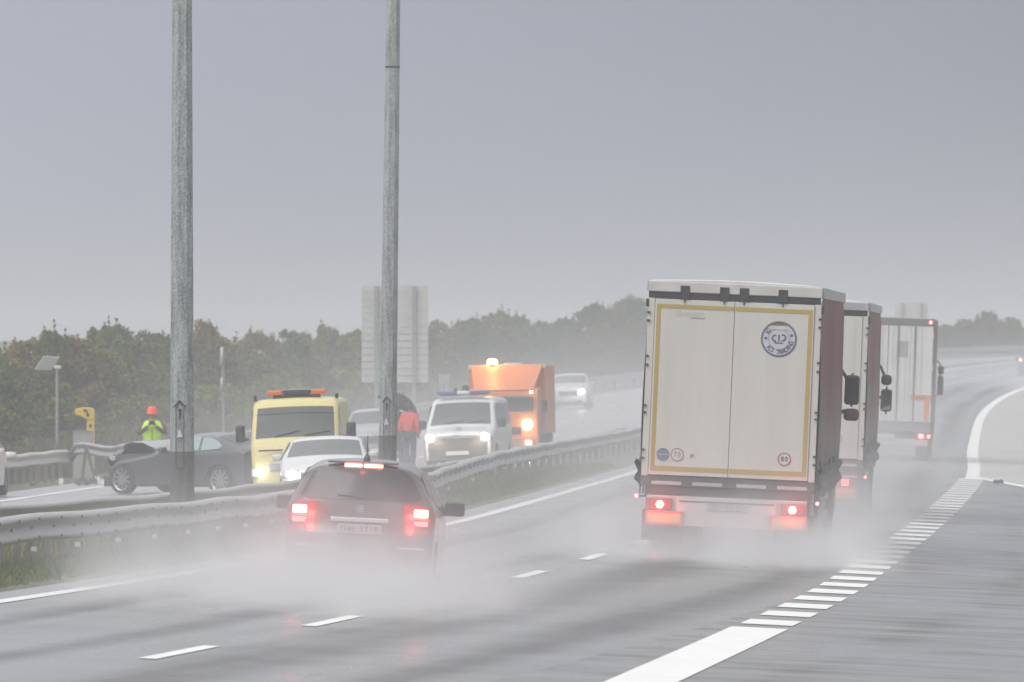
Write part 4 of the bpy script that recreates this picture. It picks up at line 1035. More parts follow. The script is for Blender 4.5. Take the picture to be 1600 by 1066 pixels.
for Yp in range(300, 700, 8):
    X = edge(Yp)-15.06; g = MB(); g.box(-.05, .05, -.03, .03, gz(X, Yp)-.3, gz(X, Yp)+.72); o = g.build('post', m_post, outr); o.location = (X-outr.location.x, Yp-outr.location.y, -outr.location.z)

# ------------------------------------------------------------------ lighting poles in the median
m_pole = bpy.data.materials.new('weathered_galvanised_pole'); m_pole.use_nodes = True
_t = m_pole.node_tree; _b = _t.nodes['Principled BSDF']; _n = _t.nodes.new; _L = _t.links.new
_c = _n('ShaderNodeTexCoord'); _m = _n('ShaderNodeMapping'); _m.inputs['Scale'].default_value = (9, 9, .9); _L(_c.outputs['Object'], _m.inputs[0])
_z = _n('ShaderNodeTexNoise'); _z.inputs['Scale'].default_value = 1.6; _z.inputs['Detail'].default_value = 10; _z.inputs['Roughness'].default_value = .75; _L(_m.outputs[0], _z.inputs['Vector'])
_v = _n('ShaderNodeTexVoronoi'); _v.inputs['Scale'].default_value = 28; _L(_c.outputs['Object'], _v.inputs['Vector'])
_q = _n('ShaderNodeMath'); _q.operation = 'MULTIPLY_ADD'; _L(_v.outputs['Distance'], _q.inputs[0]); _q.inputs[1].default_value = .25; _L(_z.outputs[0], _q.inputs[2])
_r = _n('ShaderNodeValToRGB'); _L(_q.outputs[0], _r.inputs[0]); _r.color_ramp.elements[0].position = .42; _r.color_ramp.elements[1].position = .74
_r.color_ramp.elements[0].color = (.13, .15, .145, 1); _r.color_ramp.elements[1].color = (.44, .47, .46, 1)
_L(_r.outputs[0], _b.inputs['Base Color']); _b.inputs['Roughness'].default_value = .5; _b.inputs['Metallic'].default_value = .25
def pole(label, X, Y, r0, r1, H, lean, joint=None, rz=.0):
    zb = gz(X, Y)
    t = thing('street_lamp', label, 'lamp post', (X, Y, zb), (0, lean, 0), 'tall lighting poles in the median')
    g = MB(); n = 8; prof = [(r0+(r1-r0)*k/12, H*k/12) for k in range(13)]
    g.lathe(prof, n, Matrix.Rotation(rz, 4, 'Z')); sh = g.build('shaft', m_pole, t, bevel=.004)
    # painted lower section and rounder front ridge
    def rr(z): return r0+(r1-r0)*z/H
    g = MB(); zt = 1.28; g.lathe([(rr(0)+.004, 0), (rr(zt)+.004, zt), (rr(zt), zt+.005)], n, Matrix.Rotation(rz, 4, 'Z')); g.build('lower_coating', mat('pole_lower_coat', (.10, .095, .09), .6, dirt=.5, dcol=(.19, .18, .17), dscale=14), t)
    # access door: frame, gabled rain cap, keyhole, hazard triangle
    a = -pi/2-.15; c_, s_ = cos(a), sin(a); R0 = rr(1.6)*cos(pi/8)+.012
    M = Matrix.Translation((R0*c_*1.0, R0*s_*1.0, 0)) @ Matrix.Rotation(a+pi/2, 4, 'Z')
    g = MB()
    for x0, x1, z0, z1 in ((-.062, -.054, 1.05, 1.92), (.054, .062, 1.05, 1.92), (-.062, .062, 1.04, 1.05)): g.box(x0, x1, -.006, .006, z0, z1, 0, M)
    d = g.build('access_door', m_dark, t)
    g = MB(); g.prism([M @ Vector(p) for p in ((-.095, -.014, 1.93), (0, -.014, 2.03), (.095, -.014, 1.93), (.083, -.014, 1.915), (0, -.014, 2.0), (-.083, -.014, 1.915))], M.to_3x3() @ Vector((0, .02, 0))); g.build('rain_cap', m_dark, d)
    g = MB(); g.box(-.018, .018, -.010, .004, 1.86, 1.90, 0, M); g.box(-.007, .007, -.010, .004, 1.76, 1.86, 0, M); g.build('keyhole', m_blk, d)
    g = MB(); g.prism([M @ Vector(p) for p in ((-.045, -.012, 1.49), (.045, -.012, 1.49), (.0, -.012, 1.62))], M.to_3x3() @ Vector((0, .004, 0))); g.build('hazard_triangle', m_cwhite, t)
    if joint:
        g = MB(); g.lathe([(rr(joint)+.001, joint-.03), (rr(joint)+.008, joint-.025), (rr(joint)+.008, joint+.0), (rr(joint)+.001, joint+.005)], n, Matrix.Rotation(rz, 4, 'Z')); g.build('joint_collar', m_dark, t)
    g = MB(); g.tube([(0, 0, H-.05), (0, 0, H+.5), (-.5, 0, H+.85), (-1.6, 0, H+.95)], [r1, r1*.8, .05, .04], 8); g.tube([(0, 0, H+.5), (.5, 0, H+.85), (1.6, 0, H+.95)], [r1*.8, .05, .04], 8); g.build('arm', m_galv, t, smooth=True)
    for sx in (-1, 1):
        g = MB(); g.cbox((sx*1.95, 0, H+.95), (.8, .3, .14)); g.build('lamp_head', m_galv, t, bevel=.05)
    g = MB(); g.box(-.3, .3, -.3, .3, -.15, .02); g.build('base_plate', m_galv, t, bevel=.01)
pole('left and nearer of the two tall lighting poles, in front of the crashed coupe', px(284.5, 154), 154, .192, .126, 13, 0.0, None, pi/8+.05)
pole('right and thinner tall lighting pole, in front of the big blank sign', px(604.5, 204), 204, .185, .122, 13, .013, 8.33, pi/8+.05)

# ------------------------------------------------------------------ signs and roadside furniture
m_sback = mat('sign_back_aluminium', (.60, .60, .57), .5, .1, dirt=.2)
def sign_back(label, x0, x1, y0, y1, D, posts, rails=9, name='road_sign', group=None):
    X0, X1 = px(x0, D), px(x1, D); zt, zb = CAMZ-(y0-556)*D/F, CAMZ-(y1-556)*D/F; Xc = (X0+X1)/2; zg = gz(Xc, D)
    t = thing(name, label, 'sign', (Xc, D, zg), (0, 0, 0), group)
    g = MB(); n = rails; hh = (zt-zb)/n
    for i in range(n): g.box(X0-Xc, X1-Xc, 0, .03, zb-zg+i*hh+.004, zb-zg+(i+1)*hh-.012, 0); g.box(X0-Xc, X1-Xc, -.022, 0, zb-zg+i*hh+.02, zb-zg+i*hh+.05, 0)
    g.build('sign_panel', m_sback, t)
    for p in posts:
        g = MB(); g.box(px(p, D)-Xc-.07, px(p, D)-Xc+.07, -.17, -.03, -.3, zt-zg-.02); g.build('post', m_galv, t)
    return t
sign_back('big blank rear side of a road sign on two posts, behind the right pole', 565, 669, 446, 598, 430, (588, 647), 14)
sign_back('distant blank rear side of a sign above the box lorry', 1398, 1450, 473, 507, 700, (1410, 1440), 5)
sign_back('small pale sign left of the orange truck beacon', 686, 702, 585, 598, 470, (690, 698), 1)
# edge-on narrow signs on a thin post
D = 332; X = px(349, D); t = thing('sign_post', 'thin post with two signs seen edge-on, right of the left pole', 'sign', (X, D, gz(X, D)))
zg = gz(X, D); g = MB(); g.tube([(0, 0, -.2), (.0, 0, 1.7), (-.02, 0, CAMZ+.30-zg)], .045, 8); g.build('post', m_galv, t)
for y0, y1 in ((543, 572), (590, 611)):
    g = MB(); z1, z0 = CAMZ-(y0-556)*D/F-zg, CAMZ-(y1-556)*D/F-zg
    g.lathe([(0, -.025), ((z1-z0)/2, -.025), ((z1-z0)/2, .025), (0, .025)], 20, Matrix.Translation((-.06, 0, (z0+z1)/2)) @ Matrix.Rotation(.09, 4, 'Z') @ RX); g.build('sign_panel', m_sback, t)
# solar panel on a mast
D = 300; X = px(89, D); zg = gz(X, D); t = thing('solar_mast', 'slim mast with a tilted solar panel at the far left', 'solar panel', (X, D, zg))
g = MB(); g.tube([(0, 0, -.2), (0, 0, CAMZ-(572-556)*D/F-zg)], .04, 8); g.build('mast', m_galv, t)
q = [P3(55, 576, D), P3(80, 577, D+.3), P3(93, 557, D+.5), P3(68, 556.5, D+.2)]
g = MB(); g.prism([Vector(p)-Vector((X, D, zg)) for p in q], (0, -.03, -.03)); g.build('solar_panel', mat('panel_sheen', (.40, .40, .40), .35, dirt=.2), t)
g = MB(); g.cbox((.02, 0, CAMZ-(574-556)*D/F-zg), (.2, .2, .1)); g.build('bracket', m_cwhite, t, bevel=.02)
# emergency phone: yellow column with hooded top
D = 275; X = px(141, D); zg = gz(X, D); s_ = D/F; t = thing('emergency_phone', 'yellow roadside emergency phone with a hooded top behind the torn barrier', 'emergency phone', (X, D, zg))
m_sos = mat('phone_yellow', (.78, .52, .06), .4, dirt=.25, dcol=(.5, .38, .12))
zz = lambda y: CAMZ-(y-556)*s_-zg
g = MB(); g.prism([((x-141)*s_, -.14, zz(y)) for x, y in ((136, 655), (147.5, 655), (147.5, 692), (144.5, 700), (136, 700))], (0, .28, 0)); g.box(-.08, .10, -.12, .12, -.1, zz(700)); g.build('column', m_sos, t, bevel=.01)
g = MB(); hp = [(147.5, 655.5), (147.5, 641), (145, 638), (138, 636.6), (128, 636.6), (120.5, 638.5), (117.5, 641), (117.5, 646), (120, 648.5), (127, 650.5), (132, 653.5), (136, 655.5)]
g.prism([((x-141)*s_, -.17, zz(y)) for x, y in hp], (0, .34, 0)); g.build('hood', m_sos, t, bevel=.015)
g = MB(); g.tube([((133.5-141)*s_, -.18, zz(641)), ((136.5-141)*s_, -.18, zz(643)), ((138-141)*s_, -.18, zz(648.5))], .022, 6); g.cbox(((133-141)*s_, -.18, zz(641.5)), (.07, .02, .06)); g.cbox(((137.5-141)*s_, -.18, zz(648.5)), (.07, .02, .06)); g.build('handset_symbol', m_blk, t)
g = MB(); g.box((139.5-141)*s_, (143.5-141)*s_, -.146, -.140, zz(668.5), zz(662.5)); g.build('speaker_grille', m_dark, t)
D = 272; X = px(130, D); zg = gz(X, D); t = thing('utility_box', 'plain grey box at the foot of the yellow emergency phone', 'box', (X, D, zg))
g = MB(); g.box(-.25, .25, -.2, .2, 0, CAMZ-(674-556)*D/F-zg); g.build('cabinet', mat('cabinet_grey', (.34, .34, .31), .6, dirt=.3), t, bevel=.015)
g = MB(); g.box(-.27, .27, -.22, .22, CAMZ-(674-556)*D/F-zg, CAMZ-(673-556)*D/F-zg); g.build('lid', mat('cabinet_grey', (.34, .34, .31), .6), t)
# crash debris along the verge
rnd = random.Random(11)
lab = ['white broken plastic shard lying upright on the verge, nearest the coupe', 'pale strip of torn trim on the verge', 'dark crumpled bumper piece by the road edge', 'small white fragment standing at the verge, left of the others',
       'dark flat scrap in the middle of the debris', 'grey scrap beside the coupe front wheel', 'little dark lump on the verge at the left', 'small dark lump alone on the slip road below the gore']
for i, (x, y, w_, h_, dk) in enumerate(((152, 741, .14, .16, 0), (163, 741, .18, .10, 0), (138, 744, .42, .14, 1), (95, 749, .09, .14, 0), (126, 746, .3, .07, 1), (176, 737, .3, .10, 2), (52, 758, .16, .06, 1), (1560, 765, .22, .07, 1))):
    D = 258-i*.6; X = px(x, D); zg = gz(X, D)
    g = MB(); P = []
    for a in range(5): P.append([(-w_/2+w_*b/5+rnd.uniform(-.02, .02), .12*a/4+rnd.uniform(-.02, .02), h_*sin(pi*a/5)+rnd.uniform(-.015, .02)+h_*.2*sin(b*2)) for b in range(6)])
    g.grid(P); o = g.build('crash_debris', (m_cwhite, m_dark, m_alu)[dk], None, solid=.012); o.location = (X, D, zg+.02); tag(o, lab[i], 'debris', 'crash debris on the verge')

# ------------------------------------------------------------------ people
def skin_mesh(name, nodes, edges, m, parent, root, sub=2):
    keys = list(nodes); idx = {k: i for i, k in enumerate(keys)}
    me = bpy.data.meshes.new(name); me.from_pydata([nodes[k][0] for k in keys], [(idx[a], idx[b]) for a, b in edges], [])
    me.materials.append(m); o = bpy.data.objects.new(name, me); COL.objects.link(o)
    if parent: o.parent = parent
    sk = o.modifiers.new('skin', 'SKIN'); sk.use_smooth_shade = True
    if not me.skin_vertices: return o
    for k in keys:
        r = nodes[k][1]; sv = me.skin_vertices[0].data[idx[k]]; sv.radius = r if isinstance(r, tuple) else (r, r); sv.use_root = (k == root)
    sb = o.modifiers.new('sub', 'SUBSURF'); sb.levels = sub; sb.render_levels = sub
    return o
def person(label, X, Y, face, pose, clothes, zoff=0.):
    t = thing('person', label, 'person', (X, Y, gz(X, Y)+zoff), (0, 0, face))
    J = dict(pelvis=((0,0,.95), (.15,.11)), waist=((0,0,1.10), (.135,.10)), chest=((0,.01,1.30), (.165,.11)), neckb=((0,.0,1.46), (.08,.07)), neck=((0,-.01,1.52), .052), head=((0,-.02,1.62), (.075,.095)), crown=((0,-.01,1.71), (.070,.085)),
             lsh=((-.19,0,1.42), .06), rsh=((.19,0,1.42), .06), lhip=((-.10,0,.90), .09), rhip=((.10,0,.90), .09),
             lkn=((-.11,-.02,.50), .06), rkn=((.11,-.02,.50), .06), lan=((-.11,.02,.09), .04), ran=((.11,.02,.09), .04), lto=((-.13,-.14,.035), .035), rto=((.13,-.14,.035), .035),
             lel=((-.26,.03,1.14), .042), rel=((.26,.03,1.14), .042), lwr=((-.25,-.06,.90), .028), rwr=((.25,-.06,.90), .028), lpa=((-.245,-.08,.83), (.038,.018)), rpa=((.245,-.08,.83), (.038,.018)))
    J.update(pose)
    E = [('pelvis','waist'),('waist','chest'),('chest','neckb'),('neckb','neck'),('neck','head'),('head','crown'),('chest','lsh'),('chest','rsh'),('lsh','lel'),('rsh','rel'),('lel','lwr'),('rel','rwr'),('lwr','lpa'),('rwr','rpa'),
         ('pelvis','lhip'),('pelvis','rhip'),('lhip','lkn'),('rhip','rkn'),('lkn','lan'),('rkn','ran'),('lan','lto'),('ran','rto')]
    # fingers: five chains of different length rooted inside each palm
    for s_ in 'lr':
        wr, pa = Vector(J[s_+'wr'][0]), Vector(J[s_+'pa'][0]); d = (pa-wr).normalized(); sx = Vector((1, 0, 0)); sx = (sx-d*sx.dot(d)).normalized(); cr_ = d.cross(sx)
        for i, ln in enumerate((.070, .078, .072, .058)):
            b = pa+sx*((i-1.5)*.020)+d*.012; J[f'{s_}f{i}a'] = (tuple(b+d*ln*.5), .0095); J[f'{s_}f{i}b'] = (tuple(b+d*ln*.85+cr_*.02), .008)
            E += [(s_+'pa', f'{s_}f{i}a'), (f'{s_}f{i}a', f'{s_}f{i}b')]
        sg = 1 if s_ == 'l' else -1
        b = wr+d*.03+sx*sg*.03; J[s_+'tha'] = (tuple(b+d*.02), .011); J[s_+'thb'] = (tuple(b+d*.055+sx*sg*.018+cr_*.015), .009); E += [(s_+'pa', s_+'tha'), (s_+'tha', s_+'thb')]
    body = skin_mesh('body', J, E, m_skin, t, 'pelvis')
    h = Vector(J['head'][0]); hs = J.get('_', None)
    g = MB(); g.lathe([(0, .028), (.016, -.004), (0, -.018)], 8, Matrix.Translation(h+Vector((0, -.10, -.01)))); g.build('nose', m_skin, t, smooth=True)
    for sx_ in (-.032, .032):
        g = MB(); g.lathe([(0, .012), (.013, 0), (0, -.012)], 8, Matrix.Translation(h+Vector((sx_, -.085, .03)))); g.build('eye', m_blk, t, smooth=True)
        g = MB(); g.lathe([(0, .03), (.015, 0), (0, -.03)], 8, Matrix.Translation(h+Vector((sx_*2.5, .0, .01)))); g.build('ear', m_skin, t, smooth=True)
    g = MB(); g.box(-.025, .025, -.093, -.085, -.052, -.044, 0, Matrix.Translation(h)); g.build('mouth', mat('lips', (.30, .12, .10), .5), t)
    def wear(name, keys, grow, m, root):
        nd = {}
        for k in keys:
            p, r = J[k]; r = r if isinstance(r, tuple) else (r, r); gk = grow[k] if isinstance(grow, dict) and k in grow else (grow if not isinstance(grow, dict) else .018)
            nd[k] = (p, (r[0]+gk, r[1]+gk))
        return skin_mesh(name, nd, [(a, b) for a, b in E if a in nd and b in nd], m, t, root)
    wear('trousers', ['pelvis','lhip','rhip','lkn','rkn','lan','ran'], .022, clothes['trousers'], 'pelvis')
    wear('boots', ['lan','lto'], .018, m_blk, 'lan'); wear('boots', ['ran','rto'], .018, m_blk, 'ran')
    wear('jacket', ['pelvis','waist','chest','neckb','lsh','rsh','lel','rel','lwr','rwr'], clothes.get('grow', .022), clothes['jacket'], 'chest')
    return t, J, wear
m_vest = mat('hi_vis_yellow', (.55, .95, .05), .6, emis=None); m_maroon = mat('jacket_maroon', (.14, .07, .09), .8); m_trd = mat('trousers_dark', (.035, .04, .055), .8)
m_redj = mat('jacket_red', (.80, .075, .05), .6); m_dcoat = mat('coat_dark', (.045, .045, .05), .8); m_band = mat('reflective_band', (.55, .56, .54), .3)
# worker in hi-vis vest, arms raised to the chin
X = px(238, 243)
t, J, wear = person('person in a bright yellow-green vest and orange-red helmet behind the crumpled bonnet', X, 243, 0,
    dict(lel=((-.31,-.06,1.20), .045), rel=((.31,-.06,1.20), .045), lwr=((-.09,-.24,1.38), .028), rwr=((.09,-.24,1.38), .028), lpa=((-.045,-.25,1.45), (.038,.02)), rpa=((.045,-.25,1.45), (.038,.02)), lsh=((-.235,0,1.42), .075), rsh=((.235,0,1.42), .075), chest=((0,.01,1.28), (.20,.12))),
    dict(trousers=m_trd, jacket=m_maroon, grow=.010), .10)
v = wear('vest', ['pelvis','waist','chest','neckb','lsh','rsh'], dict(pelvis=.085, waist=.07, chest=.06, neckb=.025, lsh=.085, rsh=.085), m_vest, 'chest')
g = MB(); g.lathe([(.222, 1.02), (.224, 1.045), (.222, 1.07)], 24, Matrix.Diagonal((1, .80, 1, 1))); g.build('reflective_band', m_band, v, smooth=True)
g = MB(); g.box(-.006, .006, -.205, -.195, .90, 1.35); g.build('zip', m_dark, v)
g = MB(); g.lathe([(.135, 1.655), (.125, 1.665), (.122, 1.74), (.09, 1.80), (.04, 1.83), (0, 1.835)], 20, Matrix.Translation((0, -.02, 0))); g.build('helmet', mat('helmet_orange', (.95, .10, .03), .4), t, smooth=True)
g = MB(); g.cbox((0, -.30, 1.46), (.13, .03, .08)); tag(g.build('phone', m_blk, None, bevel=.01), 'dark phone held up in both hands by the person in the bright vest', 'phone').location = t.location
# two people under the umbrella
X, D = px(640, 288), 288
t, J, wear = person('person in a long red jacket and dark trousers beside the black umbrella', X, D, pi*.85,
    dict(head=((-.05,-.02,1.60), (.075,.095)), lel=((-.27,.02,1.12), .045), lwr=((-.22,-.10,.92), .03), lpa=((-.2,-.13,.86), (.038,.018)), lkn=((-.09,-.06,.50), .06), rkn=((.08,.03,.50), .06), ran=((.08,.10,.09), .04), rto=((.09,-.02,.035), .035)),
    dict(trousers=m_trd, jacket=m_redj, grow=.045))
g = MB(); g.lathe([(.10, 1.58), (.11, 1.64), (.09, 1.74), (.04, 1.78), (0, 1.785)], 16, Matrix.Translation((0, 0, 0))); g.build('hair', m_blk, t, smooth=True)
X2, D2 = px(621, 289.4), 289.4
t, J, wear = person('person in a dark coat holding the black umbrella, mostly behind the right pole', X2, D2, pi*.9,
    dict(rel=((.24,-.10,1.16), .045), rwr=((.12,-.26,1.30), .03), rpa=((.10,-.27,1.36), (.035,.02))), dict(trousers=m_dcoat, jacket=m_dcoat, grow=.06))
g = MB(); g.lathe([(.10, 1.58), (.11, 1.64), (.09, 1.74), (.04, 1.78), (0, 1.785)], 16); g.build('hair', m_blk, t, smooth=True)
c_ = skin_mesh('coat_skirt', dict(a=((0,0,1.0), (.23,.18)), b=((0,.0,.62), (.25,.20)), c=((0,0,.45), (.24,.19))), [('a','b'),('b','c')], m_dcoat, t, 'a')
t = thing('umbrella', 'large black umbrella tilted towards the white van', 'umbrella', (px(620, 289), 288.7, gz(px(624, 289), 288.6)+1.66), (0, radians(26), 0))
g = MB(); P = []; nb = 8
for i in range(nb*6+1):
    a = 2*pi*i/(nb*6); sc = 1-.05*abs(sin(a*nb/2)); P.append([(.60*sin(th)*cos(a)*sc, .60*sin(th)*sin(a)*sc, .42*cos(th)-.42*cos(1.45)+.0) for th in [.02, .25, .5, .75, 1.0, 1.25, 1.45]])
g.grid(P); g.build('canopy', mat('umbrella_cloth', (.03, .03, .032), .7), t, smooth=True, solid=.006)
for i in range(nb):
    a = 2*pi*i/nb; g = MB(); g.tube([(0, 0, .16), (.30*cos(a), .30*sin(a), .285)], .006, 5); g.build('rib', m_alu, t)
g = MB(); g.tube([(0, 0, .45), (0, 0, -.20)], .010, 6); g.build('shaft', m_blk, t); g = MB(); g.tube([(0, 0, -.20), (0, 0, -.30)], .018, 8); g.build('handle', m_dark, t)

# ------------------------------------------------------------------ trees and scrub
def leafmat(name, cols):
    m = bpy.data.materials.new(name); m.use_nodes = True; t = m.node_tree; b = t.nodes['Principled BSDF']; n = t.nodes.new; L = t.links.new
    c = n('ShaderNodeTexCoord'); z = n('ShaderNodeTexNoise'); z.inputs['Scale'].default_value = 1.6; z.inputs['Detail'].default_value = 5; L(c.outputs['Object'], z.inputs['Vector'])
    oi = n('ShaderNodeObjectInfo'); a = n('ShaderNodeMath'); a.operation = 'MULTIPLY_ADD'; L(oi.outputs['Random'], a.inputs[0]); a.inputs[1].default_value = .7; L(z.outputs[0], a.inputs[2])
    s = n('ShaderNodeMath'); s.operation = 'SUBTRACT'; L(a.outputs[0], s.inputs[0]); s.inputs[1].default_value = .35
    r = n('ShaderNodeValToRGB'); L(s.outputs[0], r.inputs[0]); el = r.color_ramp.elements
    for i, cc in enumerate(cols):
        p = .22+.56*i/(len(cols)-1)
        if i == 0: el[0].position = p; el[0].color = (*cc, 1)
        elif i == len(cols)-1: el[-1].position = p; el[-1].color = (*cc, 1)
        else: e_ = el.new(p); e_.color = (*cc, 1)
    L(r.outputs[0], b.inputs['Base Color']); b.inputs['Roughness'].default_value = .6; b.inputs['Specular IOR Level'].default_value = .08
    return m
leaf_g = leafmat('leaves_olive', [(0.069,0.111,0.014), (0.110,0.163,0.022), (0.166,0.202,0.031), (0.207,0.169,0.038)])
leaf_b = leafmat('leaves_russet', [(0.097,0.111,0.017), (0.172,0.137,0.029), (0.241,0.163,0.046), (0.166,0.182,0.029)])
leaf_y = leafmat('leaves_yellow_green', [(0.179,0.227,0.024), (0.255,0.293,0.034), (0.276,0.273,0.048)])
m_bark = mat('bark', (.075, .06, .045), .85, dirt=.5, dcol=(.04, .035, .03))
def tree_proto(seed, H, R, lobes, leaves, lm, spiky=0.):
    """multi-stemmed scrub tree: trunk, limbs, many small leaf clumps and thin leader shoots"""
    r = random.Random(seed); root = thing('tree', 'x', 'tree')
    g = MB(); g.tube([(0, 0, -.4), (r.uniform(-.1, .1), 0, H*.3), (r.uniform(-.2, .2), r.uniform(-.1, .1), H*.62), (0, 0, H*.9)], [.11, .09, .05, .015], 7)
    ctr = []; ph = [r.uniform(0, 6.28) for _ in range(4)]
    def prof(k, a): return R*(1-k**2.6)**.6*(1+.18*sin(a*2+ph[0])+.14*sin(a*3+ph[1]+k*4))
    for i in range(lobes):
        k = ((i+r.random())/lobes)**.9*.93+.04; a = r.uniform(0, 2*pi); q = prof(k, a)*sqrt(r.uniform(.15, 1))
        p = Vector((q*cos(a), q*sin(a), H*k*.94)); ctr.append((p, r.uniform(.20, .48)*(1-.35*k), 1.0))
        if i % 2 == 0: g.tube([(0, 0, max(.2, p.z-H*.25)), (p.x*.5, p.y*.5, p.z-H*.08), tuple(p)], [.04, .022, .008], 5)
    for i in range(int(7+spiky*8)):                  # leader shoots rising above the crown
        a = r.uniform(0, 2*pi); q = R*.75*sqrt(r.random()); k0 = (1-(q/R)**1.6)**.4; L_ = r.uniform(.3, .75)*(1+.5*spiky)
        z1 = min(H*1.02, H*.94*k0+L_*.6)
        for j in range(5):
            p = Vector((q*cos(a)+r.uniform(-.05, .05), q*sin(a)+r.uniform(-.05, .05), z1-L_*j/4)); ctr.append((p, .06+.045*j, .55))
        g.tube([(q*cos(a)*.6, q*sin(a)*.6, z1-L_*1.4), (q*cos(a), q*sin(a), z1)], [.02, .006], 5)
    g.build('trunk', m_bark, root, smooth=True)
    vs = []; fs = []; tot = sum(c[1]**2*c[2] for c in ctr)
    for p, rr, wt in ctr:
        for j in range(int(leaves*rr**2*wt/tot)+3):
            d = Vector((r.gauss(0, 1), r.gauss(0, 1), r.gauss(0, 1))).normalized(); q = p+d*rr*(r.random()**.5*1.05+max(0, r.gauss(0, .12)))
            q.z = max(.1, q.z); s = r.uniform(.04, .085)
            a = Vector((r.gauss(0, 1), r.gauss(0, 1), r.gauss(0, .7))).normalized(); b = a.orthogonal().normalized(); b = Matrix.Rotation(r.uniform(0, 6.28), 3, a) @ b
            o = len(vs); vs += [q-a*s*1.4, q+b*s*.75, q+a*s*1.4, q-b*s*.75]; fs.append((o, o+1, o+2, o+3))
    me = bpy.data.meshes.new('crown'); me.from_pydata([tuple(v) for v in vs], [], fs); me.materials.append(lm)
    o = bpy.data.objects.new('crown', me); COL.objects.link(o); o.parent = root
    return root
protos = []
for i, (H_, R_, lb, lv, lm, sp, kind) in enumerate([(4.6,2.0,95,13000,leaf_g,.3,'olive-green bushy tree'), (4.4,1.8,90,12000,leaf_b,.5,'russet-brown bushy tree'), (5.0,1.7,90,12000,leaf_g,1.,'olive tree with a ragged narrow top'),
        (4.2,2.2,100,14000,leaf_b,.1,'broad brownish tree'), (4.5,2.1,95,13000,leaf_g,.6,'dull green spreading tree'), (3.0,2.0,80,12000,leaf_y,.0,'low yellow-green shrub')]):
    protos.append((tree_proto(100+i, H_, R_, lb, lv, lm, sp), H_, kind))
def copy_tree(root, loc, rz, sc, label):
    n = root.copy(); COL.objects.link(n); n.location = loc; n.rotation_euler = (0, 0, rz); n.scale = sc; n['label'] = label; n['group'] = 'scrubby trees behind the road'
    for ch in root.children:
        c = ch.copy(); COL.objects.link(c); c.parent = n
    return n
SKY = [(-80,528),(0,527),(22,520),(50,516),(82,504),(100,520),(128,508),(155,501),(172,498),(200,520),(228,508),(262,522),(300,520),(318,492),(335,522),(360,520),(400,512),(440,508),(480,505),(510,508),(560,512),(600,510),(680,498),(705,502),(745,490),(785,478),(806,482),(828,500),(862,503),(890,492),(920,480),(935,470),(970,482),(990,462),(1040,458),(1200,470),(1320,510),(1400,512),(1480,502),(1510,494),(1530,484),(1548,478),(1566,478),(1580,492),(1610,494),(1680,496)]
rnd = random.Random(21); placed = []; feats = {82:2, 172:2, 318:1, 745:2, 785:2, 935:2, 990:4, 1530:2, 1548:2, 1562:2}
def where(x):
    return 'far left' if x < 120 else 'left of the left pole' if x < 265 else 'between the left pole and yellow van' if x < 400 else 'above the yellow van' if x < 560 else 'behind the big blank sign' if x < 680 else 'above the orange truck' if x < 880 else 'left of the nearest lorry' if x < 1010 else 'on the rise at the far right'
cands = []
def addtree(x, D, ki, hs=1., w_=None):
    X = px(x, D); zg = gz(X, D); top = CAMZ-(lin(SKY, x)-556)*D/F
    h = (top-zg)*hs; root, H_, kind = protos[ki]; sc = max(.45, h/(H_*.97)); ww = w_ or max(.75, min(1.35, sc))
    cands.append((x, D, h)); row = 'front row' if hs < .75 else 'skyline row'
    lab = f'{kind} in the {row} {where(x)}' if x < 1010 else f'{kind} in the {row} on the far right rise'
    copy_tree(root, (X, D, zg-.15), rnd.uniform(0, 6.28), (ww, ww, sc), lab)
def Dmin(x):   # nearest distance at which column x is left of the outer barrier
    D = 290
    while D < 900 and px(x, D) > edge(D)-19.5: D += 5
    return D
x = -30
while x < 1010:
    D0 = Dmin(x)
    addtree(x+rnd.uniform(-6, 6), D0+rnd.uniform(40, 75), rnd.choice([0,0,2,4,1,3]), rnd.uniform(.97, 1.05)); x += F*1.45/(D0+55)
x = -30
while x < 1010:
    D0 = Dmin(x)
    addtree(x+rnd.uniform(-8, 8), D0+rnd.uniform(14, 34), rnd.choice([0,1,3,3,4,1,2]), rnd.uniform(.62, .86)); x += F*1.9/(D0+25)
x = -30
while x < 1010:
    D0 = Dmin(x)
    if x < 560 or rnd.random() < .7: addtree(x+rnd.uniform(-8, 8), D0+rnd.uniform(2, 12), (5 if 330 < x < 560 or rnd.random() < .15 else rnd.choice([1,3,4])), rnd.uniform(.40, .62)); 
    x += F*2.4/(D0+8)
for fx, ki in feats.items():
    if fx < 1010: addtree(fx, Dmin(fx)+45, ki, 1.0, .55 if ki != 4 else .9)
# wood on the rise at the right
for row, (Db, hs) in enumerate(((860, 1.0), (842, .82), (830, .6))):
    x = 1440
    while x < 1670:
        addtree(x+rnd.uniform(-4, 4), Db+rnd.uniform(-8, 8), rnd.choice([0,2,4,1]), hs*rnd.uniform(.93, 1.0), None); x += F*1.8/Db
for r0, _, _ in protos:
    for ch in list(r0.children): bpy.data.objects.remove(ch)
    bpy.data.objects.remove(r0)

